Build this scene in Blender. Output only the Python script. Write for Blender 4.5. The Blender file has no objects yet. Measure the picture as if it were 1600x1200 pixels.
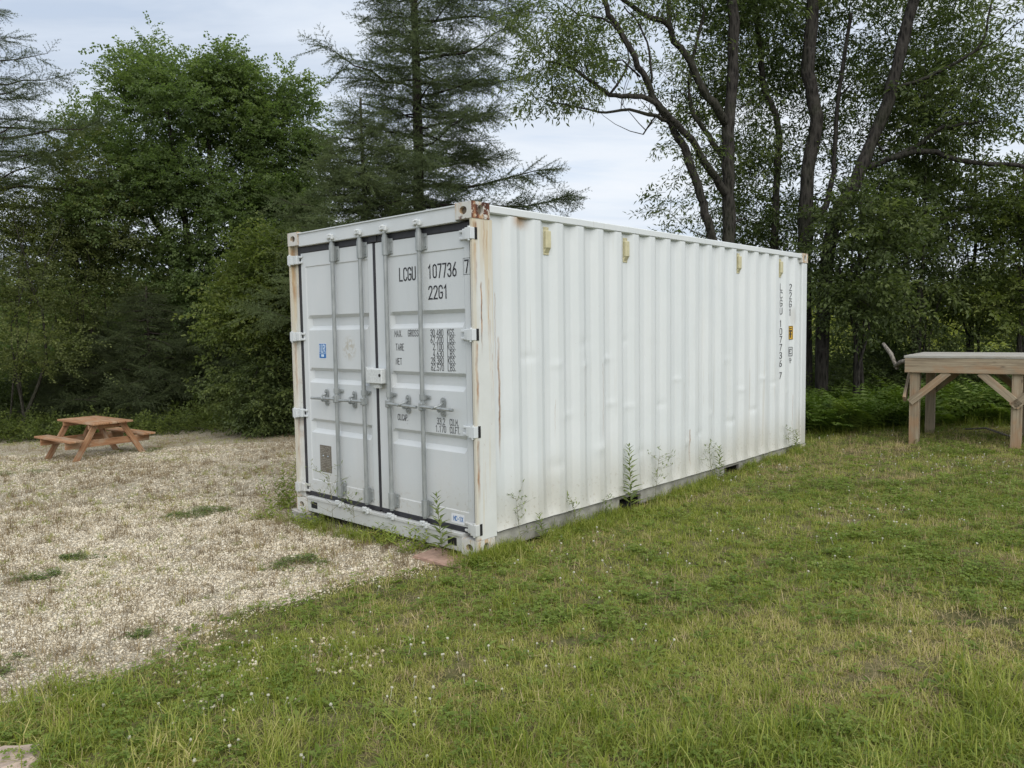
import bpy, math, random
import numpy as np
from mathutils import Matrix, Vector

S = bpy.context.scene
COL = S.collection
PI = math.pi
R = math.radians

# ------------------------------------------------------------------ camera
CAM_H, PITCH, ROLL, FPX = 1.6661, -0.0704426, -0.0152487, 1191.35
cam_d = bpy.data.cameras.new('camera')
cam = bpy.data.objects.new('camera', cam_d)
COL.objects.link(cam)
cam_d.sensor_width = 36.0
cam_d.lens = FPX / 1600 * 36.0
cam_d.clip_start = 0.05
cam_d.clip_end = 2000
CAM_M = Matrix.Translation((0, 0, CAM_H)) @ Matrix.Rotation(PI / 2 + PITCH, 4, 'X') @ Matrix.Rotation(ROLL, 4, 'Z')
cam.matrix_world = CAM_M
S.camera = cam

# ------------------------------------------------------------------ sky and sun
SUN_EL, SUN_AZ = R(46), R(160)          # azimuth clockwise from +Y
world = bpy.data.worlds.new('World')
S.world = world
world.use_nodes = True
SKY_STRENGTH = 0.12
sun_d = bpy.data.lights.new('sun', 'SUN')
sun_d.energy = 1.45
sun_d.angle = R(64)
sun_d.color = (1.0, 0.965, 0.91)
sun = bpy.data.objects.new('sun', sun_d)
COL.objects.link(sun)
sdir = Vector((math.sin(SUN_AZ) * math.cos(SUN_EL), math.cos(SUN_AZ) * math.cos(SUN_EL), math.sin(SUN_EL)))
sun.rotation_euler = sdir.to_track_quat('Z', 'Y').to_euler()
sun.location = (0, 0, 30)
S.view_settings.view_transform = 'Standard'
S.view_settings.look = 'None'
S.view_settings.gamma = 1.0
S.view_settings.use_curve_mapping = False
S.view_settings.exposure = 0.8


class NT:
    """small helper round a node tree"""
    def __init__(self, tree):
        self.t = tree
        tree.nodes.clear()

    def n(self, kind, ins=None, **props):
        nd = self.t.nodes.new(kind)
        for k, v in props.items():
            setattr(nd, k, v)
        if ins:
            for k, v in ins.items():
                self.put(nd.inputs[k], v)
        return nd

    def put(self, sock, v):
        if isinstance(v, bpy.types.NodeSocket):
            self.t.links.new(v, sock)
        elif isinstance(v, (tuple, list)) and len(v) == 3 and len(getattr(sock, 'default_value', ())) == 4:
            sock.default_value = (*v, 1)
        else:
            sock.default_value = v

    def m(self, op, a, b=0.0, c=None, clamp=False):
        nd = self.t.nodes.new('ShaderNodeMath')
        nd.operation = op
        nd.use_clamp = clamp
        self.put(nd.inputs[0], a)
        self.put(nd.inputs[1], b)
        if c is not None:
            self.put(nd.inputs[2], c)
        return nd.outputs[0]

    def ss(self, v, lo, hi):
        nd = self.n('ShaderNodeMapRange', {'Value': v, 'From Min': lo, 'From Max': hi}, interpolation_type='SMOOTHSTEP')
        return nd.outputs[0]

    def coord(self, which='Object'):
        return self.n('ShaderNodeTexCoord').outputs[which]

    def mapping(self, vec, scale=(1, 1, 1), loc=(0, 0, 0), rot=(0, 0, 0)):
        return self.n('ShaderNodeMapping', {'Vector': vec, 'Scale': scale, 'Location': loc, 'Rotation': rot}).outputs[0]

    def noise(self, vec, scale, detail=4.0, rough=0.55, dist=0.0):
        return self.n('ShaderNodeTexNoise', {'Vector': vec, 'Scale': scale, 'Detail': detail, 'Roughness': rough,
                                             'Distortion': dist}).outputs[0]

    def vor(self, vec, scale, feature='F1', out='Distance', rnd=1.0):
        return self.n('ShaderNodeTexVoronoi', {'Vector': vec, 'Scale': scale, 'Randomness': rnd}, feature=feature).outputs[out]

    def mix(self, f, a, b, mode='MIX'):
        nd = self.n('ShaderNodeMix', data_type='RGBA', blend_type=mode)
        self.put(nd.inputs[0], f)
        self.put(nd.inputs[6], a)
        self.put(nd.inputs[7], b)
        return nd.outputs[2]

    def ramp(self, f, stops):
        nd = self.n('ShaderNodeValToRGB', {'Fac': f})
        el = nd.color_ramp.elements
        while len(el) < len(stops):
            el.new(0.5)
        for e, (p, c) in zip(el, stops):
            e.position = p
            e.color = (*c, 1)
        return nd.outputs[0]

    def attr(self, name, kind='GEOMETRY', out='Fac'):
        return self.n('ShaderNodeAttribute', attribute_name=name, attribute_type=kind).outputs[out]

    def xyz(self, vec):
        nd = self.n('ShaderNodeSeparateXYZ', {0: vec})
        return nd.outputs[0], nd.outputs[1], nd.outputs[2]

    def bump(self, height, strength=0.3, dist=0.01):
        return self.n('ShaderNodeBump', {'Height': height, 'Strength': strength, 'Distance': dist}).outputs[0]

    def out(self, color, rough=0.6, metal=0.0, normal=None, spec=0.5, trans=0.0, trans_col=None):
        b = self.n('ShaderNodeBsdfPrincipled')
        self.put(b.inputs['Base Color'], color)
        self.put(b.inputs['Roughness'], rough)
        self.put(b.inputs['Metallic'], metal)
        self.put(b.inputs['Specular IOR Level'], spec)
        if normal is not None:
            self.put(b.inputs['Normal'], normal)
        sh = b.outputs[0]
        if trans:
            tr = self.n('ShaderNodeBsdfTranslucent', {'Color': trans_col if trans_col is not None else color})
            mx = self.n('ShaderNodeMixShader', {0: trans})
            self.t.links.new(sh, mx.inputs[1])
            self.t.links.new(tr.outputs[0], mx.inputs[2])
            sh = mx.outputs[0]
        o = self.n('ShaderNodeOutputMaterial')
        self.t.links.new(sh, o.inputs[0])


def new_mat(name):
    m = bpy.data.materials.new(name)
    m.use_nodes = True
    return m, NT(m.node_tree)


def build_world():
    w = NT(world.node_tree)
    sky = w.n('ShaderNodeTexSky', sky_type='NISHITA', sun_disc=False, sun_elevation=SUN_EL, sun_rotation=SUN_AZ,
              altitude=50, air_density=1.0, dust_density=2.0, ozone_density=1.0)
    d = w.coord('Generated')
    x, y, z = w.xyz(d)
    zz = w.m('MAXIMUM', w.m('ADD', z, 0.16), 0.05)
    v = w.n('ShaderNodeCombineXYZ', {0: w.m('DIVIDE', x, zz), 1: w.m('DIVIDE', y, zz), 2: 0.0}).outputs[0]
    big = w.noise(w.mapping(v, (0.55, 1.0, 1), loc=(3.1, 1.7, 0)), 1.0, 5, 0.5, 0.3)
    fine = w.noise(w.mapping(v, (0.8, 2.2, 1), loc=(9.3, 4.2, 0)), 1.9, 6, 0.58, 0.4)
    f = w.m('ADD', w.m('MULTIPLY', big, 0.6), w.m('MULTIPLY', fine, 0.4))
    cloud = w.ramp(f, [(0.34, (0.335, 0.385, 0.46)), (0.46, (0.42, 0.465, 0.53)), (0.57, (0.485, 0.52, 0.565)), (0.70, (0.53, 0.55, 0.58))])
    cl = w.mix(1.0, cloud, (1 / SKY_STRENGTH,) * 3, 'MULTIPLY')
    cover = w.ss(fine, 0.30, 0.52)
    cover = w.m('ADD', w.m('MULTIPLY', cover, 0.10), 0.88)
    colr = w.mix(cover, sky.outputs[0], cl)
    bg = w.n('ShaderNodeBackground', {'Color': colr, 'Strength': SKY_STRENGTH})
    o = w.n('ShaderNodeOutputWorld')
    w.t.links.new(bg.outputs[0], o.inputs[0])


build_world()
rng = np.random.default_rng(11)
random.seed(5)


# ------------------------------------------------------------------ numeric helpers
def vnoise(x, y, s, seed=0):
    x = np.asarray(x, float) / s + 1000.0
    y = np.asarray(y, float) / s + 1000.0
    xi, yi = np.floor(x).astype(np.int64), np.floor(y).astype(np.int64)
    fx, fy = x - xi, y - yi
    fx, fy = fx * fx * (3 - 2 * fx), fy * fy * (3 - 2 * fy)

    def hsh(a, b):
        h = (a * 374761393 + b * 668265263 + seed * 1442695041) & 0xffffffff
        h = ((h ^ (h >> 13)) * 1274126177) & 0xffffffff
        return ((h ^ (h >> 16)) & 0xffff) / 65535.0
    a, b, c, d = hsh(xi, yi), hsh(xi + 1, yi), hsh(xi, yi + 1), hsh(xi + 1, yi + 1)
    return (a * (1 - fx) + b * fx) * (1 - fy) + (c * (1 - fx) + d * fx) * fy


def fbm(x, y, s, seed=0, octv=4):
    t, amp, tot = 0, 1.0, 0
    for k in range(octv):
        t = t + amp * vnoise(x, y, s / 2 ** k, seed + k * 7)
        tot += amp
        amp *= 0.55
    return t / tot


YAW = 0.8232799
CX, CY = -0.2714, 5.5069
BD = np.array([math.cos(YAW), math.sin(YAW)])
AD = np.array([-math.sin(YAW), math.cos(YAW)])


def to_ab(x, y):
    dx, dy = np.asarray(x) - CX, np.asarray(y) - CY
    return dx * AD[0] + dy * AD[1], dx * BD[0] + dy * BD[1]


def from_ab(a, b):
    return CX + a * AD[0] + b * BD[0], CY + a * AD[1] + b * BD[1]


def gz(x, y):
    """height of the ground"""
    a, b = to_ab(x, y)
    a = np.clip(a, -9, 17)
    b = np.clip(b, -9, 14)
    g = -0.035 - 0.035 * a + 0.017 * b
    n = (fbm(x, y, 1.7, 3, 3) - 0.5) * 0.05
    near = np.exp(-(np.clip(np.maximum(-a - 0.0, a - 2.45), 0, None) ** 2 + np.clip(np.maximum(-b, b - 6.06), 0, None) ** 2) / 0.5)
    return g + n * (1 - 0.7 * near)


def at(u, v, D):
    """the point at world depth D seen at photo position u, v"""
    d = CAM_M.to_3x3() @ Vector(((u - 800) / FPX, -(v - 600) / FPX, -1.0))
    t = D / d.y
    return np.array((d.x * t, d.y * t, CAM_H + d.z * t))


def on_ground(u, v):
    z = 0.0
    for _ in range(12):
        d = CAM_M.to_3x3() @ Vector(((u - 800) / FPX, -(v - 600) / FPX, -1.0))
        t = (z - CAM_H) / d.z
        x, y = d.x * t, d.y * t
        z = float(gz(x, y))
    return np.array((x, y, z))


# ------------------------------------------------------------------ object helpers
def tag(o, label=None, cat=None, group=None, kind=None):
    if label:
        o['label'] = label
    if cat:
        o['category'] = cat
    if group:
        o['group'] = group
    if kind:
        o['kind'] = kind
    return o


def empty(name, loc=(0, 0, 0), rz=0.0, label=None, cat=None, group=None):
    o = bpy.data.objects.new(name, None)
    COL.objects.link(o)
    o.location = loc
    o.rotation_euler = (0, 0, rz)
    o.empty_display_size = 0.2
    return tag(o, label, cat, group)


def link(name, me, parent=None, loc=None, rot=None, mtx=None):
    o = bpy.data.objects.new(name, me)
    COL.objects.link(o)
    if parent is not None:
        o.parent = parent
    if mtx is not None:
        o.matrix_local = mtx
    if loc is not None:
        o.location = loc
    if rot is not None:
        o.rotation_euler = rot
    return o


class Acc:
    """collects shapes and makes one mesh of them"""
    def __init__(self):
        self.v, self.f, self.mi = [], [], []
        self.n = 0

    def add(self, verts, faces, mat=0):
        self.v.append(np.asarray(verts, float).reshape(-1, 3))
        n = self.n
        for f in faces:
            self.f.append([i + n for i in f])
            self.mi.append(mat)
        self.n += len(self.v[-1])
        return self

    def box(self, lo, hi, bev=0.0, mat=0, M=None):
        lo, hi = np.asarray(lo, float), np.asarray(hi, float)
        if bev <= 0:
            vs = [(x, y, z) for x in (lo[0], hi[0]) for y in (lo[1], hi[1]) for z in (lo[2], hi[2])]
            fs = [(0, 1, 3, 2), (4, 6, 7, 5), (0, 4, 5, 1), (2, 3, 7, 6), (0, 2, 6, 4), (1, 5, 7, 3)]
        else:
            b = min(bev, *(0.45 * (hi - lo)))
            vs, idx = [], {}
            for cx in (0, 1):
                for cy in (0, 1):
                    for cz in (0, 1):
                        for ax in range(3):
                            p = []
                            for k, c in enumerate((cx, cy, cz)):
                                e = (lo, hi)[c][k]
                                p.append(e if k == ax else e + (b if c == 0 else -b))
                            idx[(cx, cy, cz, ax)] = len(vs)
                            vs.append(p)
            fs = []
            for ax in range(3):
                o1, o2 = (ax + 1) % 3, (ax + 2) % 3
                for c in (0, 1):
                    q = []
                    for (i, j) in ((0, 0), (1, 0), (1, 1), (0, 1)):
                        k = [0, 0, 0]
                        k[ax], k[o1], k[o2] = c, i, j
                        q.append(idx[(*k, ax)])
                    fs.append(q if c else q[::-1])
            for ax in range(3):
                o1, o2 = (ax + 1) % 3, (ax + 2) % 3
                for i in (0, 1):
                    for j in (0, 1):
                        k0 = [0, 0, 0]
                        k0[o1], k0[o2] = i, j
                        k1 = list(k0)
                        k1[ax] = 1
                        q = [idx[(*k0, o1)], idx[(*k1, o1)], idx[(*k1, o2)], idx[(*k0, o2)]]
                        fs.append(q if (i + j) % 2 == 0 else q[::-1])
            for cx in (0, 1):
                for cy in (0, 1):
                    for cz in (0, 1):
                        q = [idx[(cx, cy, cz, k)] for k in range(3)]
                        fs.append(q if (cx + cy + cz) % 2 == 1 else q[::-1])
        vs = np.array(vs, float)
        if M is not None:
            vs = vs @ np.array(M.to_3x3()).T + np.array(M.translation)
        return self.add(vs, fs, mat)

    def tube(self, path, rad, sides=6, mat=0, cap=True):
        P = np.asarray(path, float)
        n = len(P)
        rad = np.broadcast_to(np.asarray(rad, float), (n,))
        T = np.gradient(P, axis=0)
        T /= np.linalg.norm(T, axis=1)[:, None] + 1e-9
        ref = np.array((0.0, 0.0, 1.0)) if abs(T[0][2]) < 0.9 else np.array((1.0, 0.0, 0.0))
        U = np.cross(ref, T)
        U /= np.linalg.norm(U, axis=1)[:, None] + 1e-9
        V = np.cross(T, U)
        ang = np.arange(sides) * 2 * PI / sides
        ring = (np.cos(ang)[None, :, None] * U[:, None, :] + np.sin(ang)[None, :, None] * V[:, None, :]) * rad[:, None, None]
        vs = (P[:, None, :] + ring).reshape(-1, 3)
        fs = []
        for i in range(n - 1):
            for j in range(sides):
                k = (j + 1) % sides
                fs.append((i * sides + j, i * sides + k, (i + 1) * sides + k, (i + 1) * sides + j))
        if cap:
            fs.append(tuple(range(sides))[::-1])
            fs.append(tuple((n - 1) * sides + j for j in range(sides)))
        return self.add(vs, fs, mat)

    def mesh(self, name, mats, smooth=False):
        me = bpy.data.meshes.new(name)
        v = np.concatenate(self.v) if self.v else np.zeros((0, 3))
        me.from_pydata(v.tolist(), [], self.f)
        for m in (mats if isinstance(mats, (list, tuple)) else [mats]):
            me.materials.append(m)
        if any(self.mi):
            me.polygons.foreach_set('material_index', self.mi)
        if smooth:
            me.polygons.foreach_set('use_smooth', [True] * len(me.polygons))
        me.update()
        return me

    def obj(self, name, mats, parent=None, smooth=False, **kw):
        return link(name, self.mesh(name, mats, smooth), parent, **kw)


def grid_mesh(name, P, mats, keep=None, smooth=True):
    """P: (ny, nx, 3) points -> mesh; keep: mask of faces"""
    ny, nx = P.shape[:2]
    i = np.arange(ny * nx).reshape(ny, nx)
    f = np.stack([i[:-1, :-1], i[:-1, 1:], i[1:, 1:], i[1:, :-1]], -1).reshape(-1, 4)
    v = P.reshape(-1, 3)
    if keep is not None:
        f = f[keep.reshape(-1)]
        used, inv = np.unique(f, return_inverse=True)
        f = inv.reshape(-1, 4)
        v = v[used]
    me = bpy.data.meshes.new(name)
    me.vertices.add(len(v))
    me.vertices.foreach_set('co', v.ravel())
    me.loops.add(f.size)
    me.loops.foreach_set('vertex_index', f.ravel())
    me.polygons.add(len(f))
    me.polygons.foreach_set('loop_start', np.arange(len(f)) * 4)
    me.polygons.foreach_set('loop_total', np.full(len(f), 4))
    me.polygons.foreach_set('use_smooth', np.full(len(f), smooth))
    for m in (mats if isinstance(mats, (list, tuple)) else [mats]):
        me.materials.append(m)
    me.update(calc_edges=True)
    return me


# scatter: points carrying a rotation, a size, a tint and a variant number; geometry nodes set the small pieces on them
_groups = {}


def scatter_group(variants):
    key = tuple(m.name for m in variants)
    if key in _groups:
        return _groups[key]
    g = bpy.data.node_groups.new('scatter', 'GeometryNodeTree')
    g.interface.new_socket('Geometry', in_out='INPUT', socket_type='NodeSocketGeometry')
    g.interface.new_socket('Geometry', in_out='OUTPUT', socket_type='NodeSocketGeometry')
    nd = g.nodes
    gi, go = nd.new('NodeGroupInput'), nd.new('NodeGroupOutput')
    iop = nd.new('GeometryNodeInstanceOnPoints')
    jn = nd.new('GeometryNodeJoinGeometry')
    for m in variants:
        src = bpy.data.objects.new('piece_source', m)      # never linked to the scene: only lends its mesh
        oi = nd.new('GeometryNodeObjectInfo')
        oi.inputs['Object'].default_value = src
        oi.inputs['As Instance'].default_value = False
        ti = nd.new('GeometryNodeGeometryToInstance')
        g.links.new(oi.outputs['Geometry'], ti.inputs[0])
        g.links.new(ti.outputs[0], jn.inputs[0])

    def named(name, t):
        q = nd.new('GeometryNodeInputNamedAttribute')
        q.data_type = t
        q.inputs['Name'].default_value = name
        return q.outputs[0]
    iop.inputs['Pick Instance'].default_value = True
    g.links.new(gi.outputs[0], iop.inputs['Points'])
    g.links.new(jn.outputs[0], iop.inputs['Instance'])
    g.links.new(named('idx', 'INT'), iop.inputs['Instance Index'])
    e2r = nd.new('FunctionNodeEulerToRotation')
    g.links.new(named('rot', 'FLOAT_VECTOR'), e2r.inputs[0])
    g.links.new(e2r.outputs[0], iop.inputs['Rotation'])
    g.links.new(named('scl', 'FLOAT_VECTOR'), iop.inputs['Scale'])
    g.links.new(iop.outputs[0], go.inputs[0])
    _groups[key] = g
    return g


def scatter(name, pts, rot, scl, variants, tint=None, parent=None, r=rng):
    n = len(pts)
    me = bpy.data.meshes.new(name)
    me.vertices.add(n)
    me.vertices.foreach_set('co', np.asarray(pts, np.float32).ravel())
    scl = np.asarray(scl, float)
    if scl.ndim == 1:
        scl = np.repeat(scl[:, None], 3, 1)
    for nm, t, dat, fld in (('rot', 'FLOAT_VECTOR', rot, 'vector'), ('scl', 'FLOAT_VECTOR', scl, 'vector'),
                            ('tint', 'FLOAT', tint if tint is not None else r.random(n), 'value')):
        at_ = me.attributes.new(nm, t, 'POINT')
        at_.data.foreach_set(fld, np.asarray(dat, np.float32).ravel())
    at_ = me.attributes.new('idx', 'INT', 'POINT')
    at_.data.foreach_set('value', r.integers(0, len(variants), n).astype(np.int32))
    me.materials.append(variants[0].materials[0])
    o = link(name, me, parent)
    md = o.modifiers.new('scatter', 'NODES')
    md.node_group = scatter_group(variants)
    return o


# ------------------------------------------------------------------ materials
def simple(name, col, rough=0.6, metal=0.0, var=0.12, scale=6.0, bump=0.0, bscale=40.0):
    m, w = new_mat(name)
    c = w.coord()
    n = w.noise(c, scale, 5, 0.6)
    k = w.ramp(n, [(0.3, tuple(x * (1 - var) for x in col)), (0.7, tuple(min(1, x * (1 + var)) for x in col))])
    nm = w.bump(w.noise(c, bscale, 4), bump, 0.004) if bump else None
    w.out(k, rough, metal, nm)
    return m


def streaks(w, s, z, rows, c):
    """rust runs: (centre, top, bottom, half width, strength)"""
    wob = w.m('MULTIPLY', w.m('SUBTRACT', w.noise(w.mapping(c, (0.1, 0.1, 3.0)), 2.0, 3), 0.5), 0.05)
    brk = w.ss(w.noise(w.mapping(c, (30, 30, 2.2)), 1.0, 3, 0.6), 0.38, 0.62)
    tot = None
    for (s0, zt, zb, hw, st) in rows:
        d = w.m('ABSOLUTE', w.m('SUBTRACT', w.m('ADD', s, wob), s0))
        k = w.m('SUBTRACT', 1.0, w.ss(d, hw * 0.3, hw))
        k = w.m('MULTIPLY', k, w.ss(z, zb, zb + 0.45 * (zt - zb)))
        k = w.m('MULTIPLY', k, w.m('SUBTRACT', 1.0, w.ss(z, zt - 0.02, zt + 0.01)))
        k = w.m('MULTIPLY', w.m('MULTIPLY', k, st), w.m('ADD', 0.35, w.m('MULTIPLY', brk, 0.65)))
        tot = k if tot is None else w.m('MAXIMUM', tot, k)
    return tot


def paint_side():
    m, w = new_mat('white_side_paint')
    c = w.coord()
    x, y, z = w.xyz(c)
    n1 = w.noise(w.mapping(c, (1.2, 1, 0.5)), 1.6, 5, 0.6)
    n2 = w.noise(w.mapping(c, (14, 14, 0.7)), 1.0, 4, 0.6)
    base = w.ramp(n1, [(0.3, (0.625, 0.655, 0.655)), (0.7, (0.68, 0.70, 0.695))])
    base = w.mix(w.m('MULTIPLY', w.ss(n2, 0.55, 0.8), 0.30), base, (0.60, 0.59, 0.54))
    # grime climbing from the grass line and chalky rubbed areas
    low = w.m('SUBTRACT', 1.0, w.ss(w.m('ADD', z, w.m('MULTIPLY', n1, -0.5)), -0.1, 0.45))
    base = w.mix(w.m('MULTIPLY', low, 0.55), base, (0.40, 0.37, 0.28))
    mud = w.m('MULTIPLY', w.ss(w.noise(c, 38, 5, 0.7), 0.56, 0.66), w.m('SUBTRACT', 1.0, w.ss(z, 0.15, 0.55)))
    base = w.mix(w.m('MULTIPLY', mud, 0.6), base, (0.30, 0.26, 0.18))
    run = w.m('MULTIPLY', w.ss(w.noise(w.mapping(c, (34, 34, 0.5), loc=(5, 2, 3)), 1.0, 3, 0.6), 0.60, 0.74), w.ss(w.noise(w.mapping(c, loc=(1, 6, 2)), 1.3, 3), 0.42, 0.6))
    base = w.mix(w.m('MULTIPLY', run, 0.40), base, (0.42, 0.38, 0.30))
    fl = w.m('MULTIPLY', w.ss(w.noise(w.mapping(c, (1, 1, 0.6), loc=(2, 2, 7)), 30, 5, 0.7), 0.685, 0.71), w.ss(w.noise(w.mapping(c, loc=(7, 1, 2)), 2.2, 2), 0.50, 0.60))
    base = w.mix(w.m('MULTIPLY', fl, 0.8), base, (0.30, 0.22, 0.15))
    rows = [(0.295, 1.62, 0.55, 0.016, 1.0), (0.262, 1.95, 1.2, 0.006, 0.7), (1.31, 1.36, 0.75, 0.004, 0.8), (1.36, 1.36, 0.7, 0.004, 0.9),
            (1.60, 1.37, 0.80, 0.004, 0.8), (1.57, 1.37, 0.62, 0.005, 0.9), (0.93, 1.1, 0.75, 0.004, 0.6), (2.95, 1.12, 0.72, 0.004, 0.5),
            (3.12, 0.62, 0.2, 0.010, 0.8), (4.62, 1.5, 0.8, 0.003, 0.5), (5.0, 0.9, 0.3, 0.004, 0.5), (1.93, 0.5, 0.2, 0.006, 0.5),
            (0.52, 0.75, 0.2, 0.004, 0.5), (2.4, 0.7, 0.25, 0.004, 0.4), (5.66, 0.8, 0.16, 0.004, 0.6), (5.58, 1.75, 0.9, 0.003, 0.4)]
    st = streaks(w, x, z, rows, c)
    fine = w.noise(c, 60, 3)
    rust = w.ramp(w.m('ADD', w.m('MULTIPLY', n2, 0.5), w.m('MULTIPLY', fine, 0.5)),
                  [(0.35, (0.12, 0.055, 0.025)), (0.55, (0.32, 0.16, 0.06)), (0.7, (0.5, 0.34, 0.17))])
    base = w.mix(w.m('MULTIPLY', st, 0.95), base, rust)
    # rust bleeding from under the top rail near the corner
    d1 = w.m('ABSOLUTE', w.m('SUBTRACT', x, 0.53))
    k1 = w.m('MULTIPLY', w.m('SUBTRACT', 1.0, w.ss(d1, 0.02, 0.13)), w.ss(w.m('ADD', z, w.m('MULTIPLY', fine, 0.05)), 2.44, 2.52))
    k1 = w.m('MULTIPLY', k1, w.m('SUBTRACT', 1.0, w.ss(z, 2.523, 2.530)))
    base = w.mix(w.m('MULTIPLY', k1, 0.8), base, (0.42, 0.26, 0.12))
    # a grey scuff near the far end
    d2 = w.m('ADD', w.m('POWER', w.m('DIVIDE', w.m('SUBTRACT', x, 5.66), 0.07), 2.0), w.m('POWER', w.m('DIVIDE', w.m('SUBTRACT', z, 1.78), 0.16), 2.0))
    k2 = w.m('MULTIPLY', w.m('SUBTRACT', 1.0, w.ss(w.m('ADD', d2, n2), 0.5, 1.6)), 0.45)
    base = w.mix(k2, base, (0.42, 0.40, 0.36))
    h = w.noise(w.mapping(c, (1, 1, 0.6)), 7.0, 4, 0.5)
    w.out(base, 0.42, 0.0, w.bump(h, 0.10, 0.02), 0.4)
    return m


def paint_post():
    m, w = new_mat('rusty_white_post_paint')
    c = w.coord()
    x, y, z = w.xyz(c)
    n1 = w.noise(w.mapping(c, (22, 22, 0.8)), 1.0, 5, 0.62)
    n2 = w.noise(c, 9, 5, 0.65)
    base = w.ramp(n2, [(0.3, (0.61, 0.62, 0.59)), (0.7, (0.66, 0.67, 0.645))])
    # yellowish stain washed down from the rusty corner, fading down the post
    top = w.ss(z, 0.3, 2.7)
    stain = w.m('MULTIPLY', w.ss(w.m('ADD', n1, w.m('MULTIPLY', w.m('MULTIPLY', top, top), 0.30)), 0.56, 0.84), 0.9)
    base = w.mix(w.m('MULTIPLY', stain, 0.7), base, (0.56, 0.44, 0.25))
    edge = w.m('SUBTRACT', 1.0, w.ss(x, 0.005, 0.05))
    base = w.mix(w.m('MULTIPLY', edge, w.m('ADD', 0.05, w.m('MULTIPLY', n1, 0.75))), base, (0.52, 0.43, 0.27))
    rows = [(0.085, 2.02, 1.45, 0.010, 1.0), (0.16, 2.05, 1.55, 0.006, 0.8), (0.03, 2.30, 1.9, 0.02, 0.7), (0.03, 1.58, 1.0, 0.016, 0.8),
            (0.03, 0.87, 0.35, 0.018, 0.9), (0.028, 2.45, 2.36, 0.03, 1.0), (0.19, 1.5, 1.1, 0.004, 0.7), (0.175, 1.75, 0.9, 0.003, 0.6),
            (0.028, 1.28, 1.15, 0.01, 0.9), (0.10, 0.7, 0.3, 0.003, 0.4), (0.02, 0.14, 0.02, 0.03, 1.0), (0.15, 2.40, 2.2, 0.01, 0.6),
            (0.12, 2.47, 2.1, 0.012, 0.6)]
    st = streaks(w, x, z, rows, c)
    rust = w.ramp(w.m('ADD', w.m('MULTIPLY', n1, 0.4), w.m('MULTIPLY', n2, 0.6)),
                  [(0.38, (0.10, 0.04, 0.02)), (0.5, (0.33, 0.14, 0.045)), (0.66, (0.58, 0.36, 0.14))])
    base = w.mix(w.m('MULTIPLY', st, 0.9), base, rust)
    fl = w.m('MULTIPLY', w.ss(w.noise(c, 26, 5, 0.7), 0.66, 0.70), w.ss(w.noise(w.mapping(c, loc=(3, 1, 2)), 3.5, 2), 0.50, 0.62))
    base = w.mix(w.m('MULTIPLY', fl, 0.9), base, (0.22, 0.10, 0.05))
    w.out(base, 0.5, 0.0, w.bump(n2, 0.12, 0.01), 0.4)
    return m


def paint_casting(name, amount):
    m, w = new_mat(name)
    c = w.coord()
    x, y, z = w.xyz(c)
    n = w.noise(c, 16, 6, 0.7, 0.5)
    n2 = w.noise(w.mapping(c, (20, 20, 4), loc=(2, 5, 1)), 1.3, 4, 0.6)
    nx, ny, nz = w.xyz(w.coord('Normal'))
    sidef = w.ss(w.m('MULTIPLY', ny, -1.0), 0.5, 0.9)
    k = w.m('ADD', w.m('MULTIPLY', sidef, 0.13), n)
    lo = 0.76 - amount
    base = w.mix(w.ss(w.m('ADD', n2, w.m('MULTIPLY', sidef, 0.1)), 0.5, 0.72), (0.60, 0.59, 0.55), (0.50, 0.36, 0.22))
    rust = w.ramp(n2, [(0.35, (0.045, 0.018, 0.012)), (0.5, (0.14, 0.052, 0.028)), (0.62, (0.32, 0.14, 0.065)), (0.75, (0.48, 0.31, 0.20))])
    base = w.mix(w.ss(k, lo, lo + 0.07), base, rust)
    w.out(base, 0.65, 0.0, w.bump(n, 0.3, 0.006), 0.3)
    return m


def paint_door():
    m, w = new_mat('white_door_paint')
    c = w.coord()
    x, y, z = w.xyz(c)
    n1 = w.noise(w.mapping(c, (1, 1.5, 0.6)), 2.2, 5, 0.6)
    n2 = w.noise(w.mapping(c, (16, 16, 0.8)), 1.0, 4, 0.6)
    base = w.ramp(n1, [(0.3, (0.59, 0.62, 0.63)), (0.7, (0.64, 0.66, 0.665))])
    base = w.mix(w.m('MULTIPLY', w.ss(n2, 0.55, 0.8), 0.22), base, (0.54, 0.54, 0.50))
    low = w.m('SUBTRACT', 1.0, w.ss(w.m('ADD', z, w.m('MULTIPLY', n1, -0.45)), -0.1, 0.42))
    sp = w.ss(w.noise(c, 30, 5, 0.7), 0.56, 0.66)
    base = w.mix(w.m('MULTIPLY', low, w.m('ADD', 0.30, w.m('MULTIPLY', sp, 0.45))), base, (0.40, 0.36, 0.28))
    # the brown smear where an old sticker was torn away
    dy, dz = w.m('DIVIDE', w.m('SUBTRACT', y, 1.60), 0.115), w.m('DIVIDE', w.m('SUBTRACT', z, 1.53), 0.12)
    rr = w.m('ADD', w.m('MULTIPLY', dy, dy), w.m('MULTIPLY', dz, dz))
    ns = w.noise(w.mapping(c, loc=(0, 1, 2)), 13, 5, 0.65, 1.6)
    sm = w.m('MULTIPLY', w.m('SUBTRACT', 1.0, w.ss(w.m('ADD', rr, w.m('MULTIPLY', ns, 1.6)), 0.9, 2.0)), w.ss(ns, 0.40, 0.58))
    base = w.mix(w.m('MULTIPLY', sm, 0.7), base, (0.42, 0.38, 0.29))
    fl = w.m('MULTIPLY', w.ss(w.noise(c, 34, 5, 0.7), 0.69, 0.72), w.ss(w.noise(w.mapping(c, loc=(7, 1, 2)), 3.0, 2), 0.52, 0.62))
    base = w.mix(w.m('MULTIPLY', fl, 0.8), base, (0.26, 0.2, 0.15))
    w.out(base, 0.42, 0.0, w.bump(n1, 0.06, 0.02), 0.4)
    return m


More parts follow.
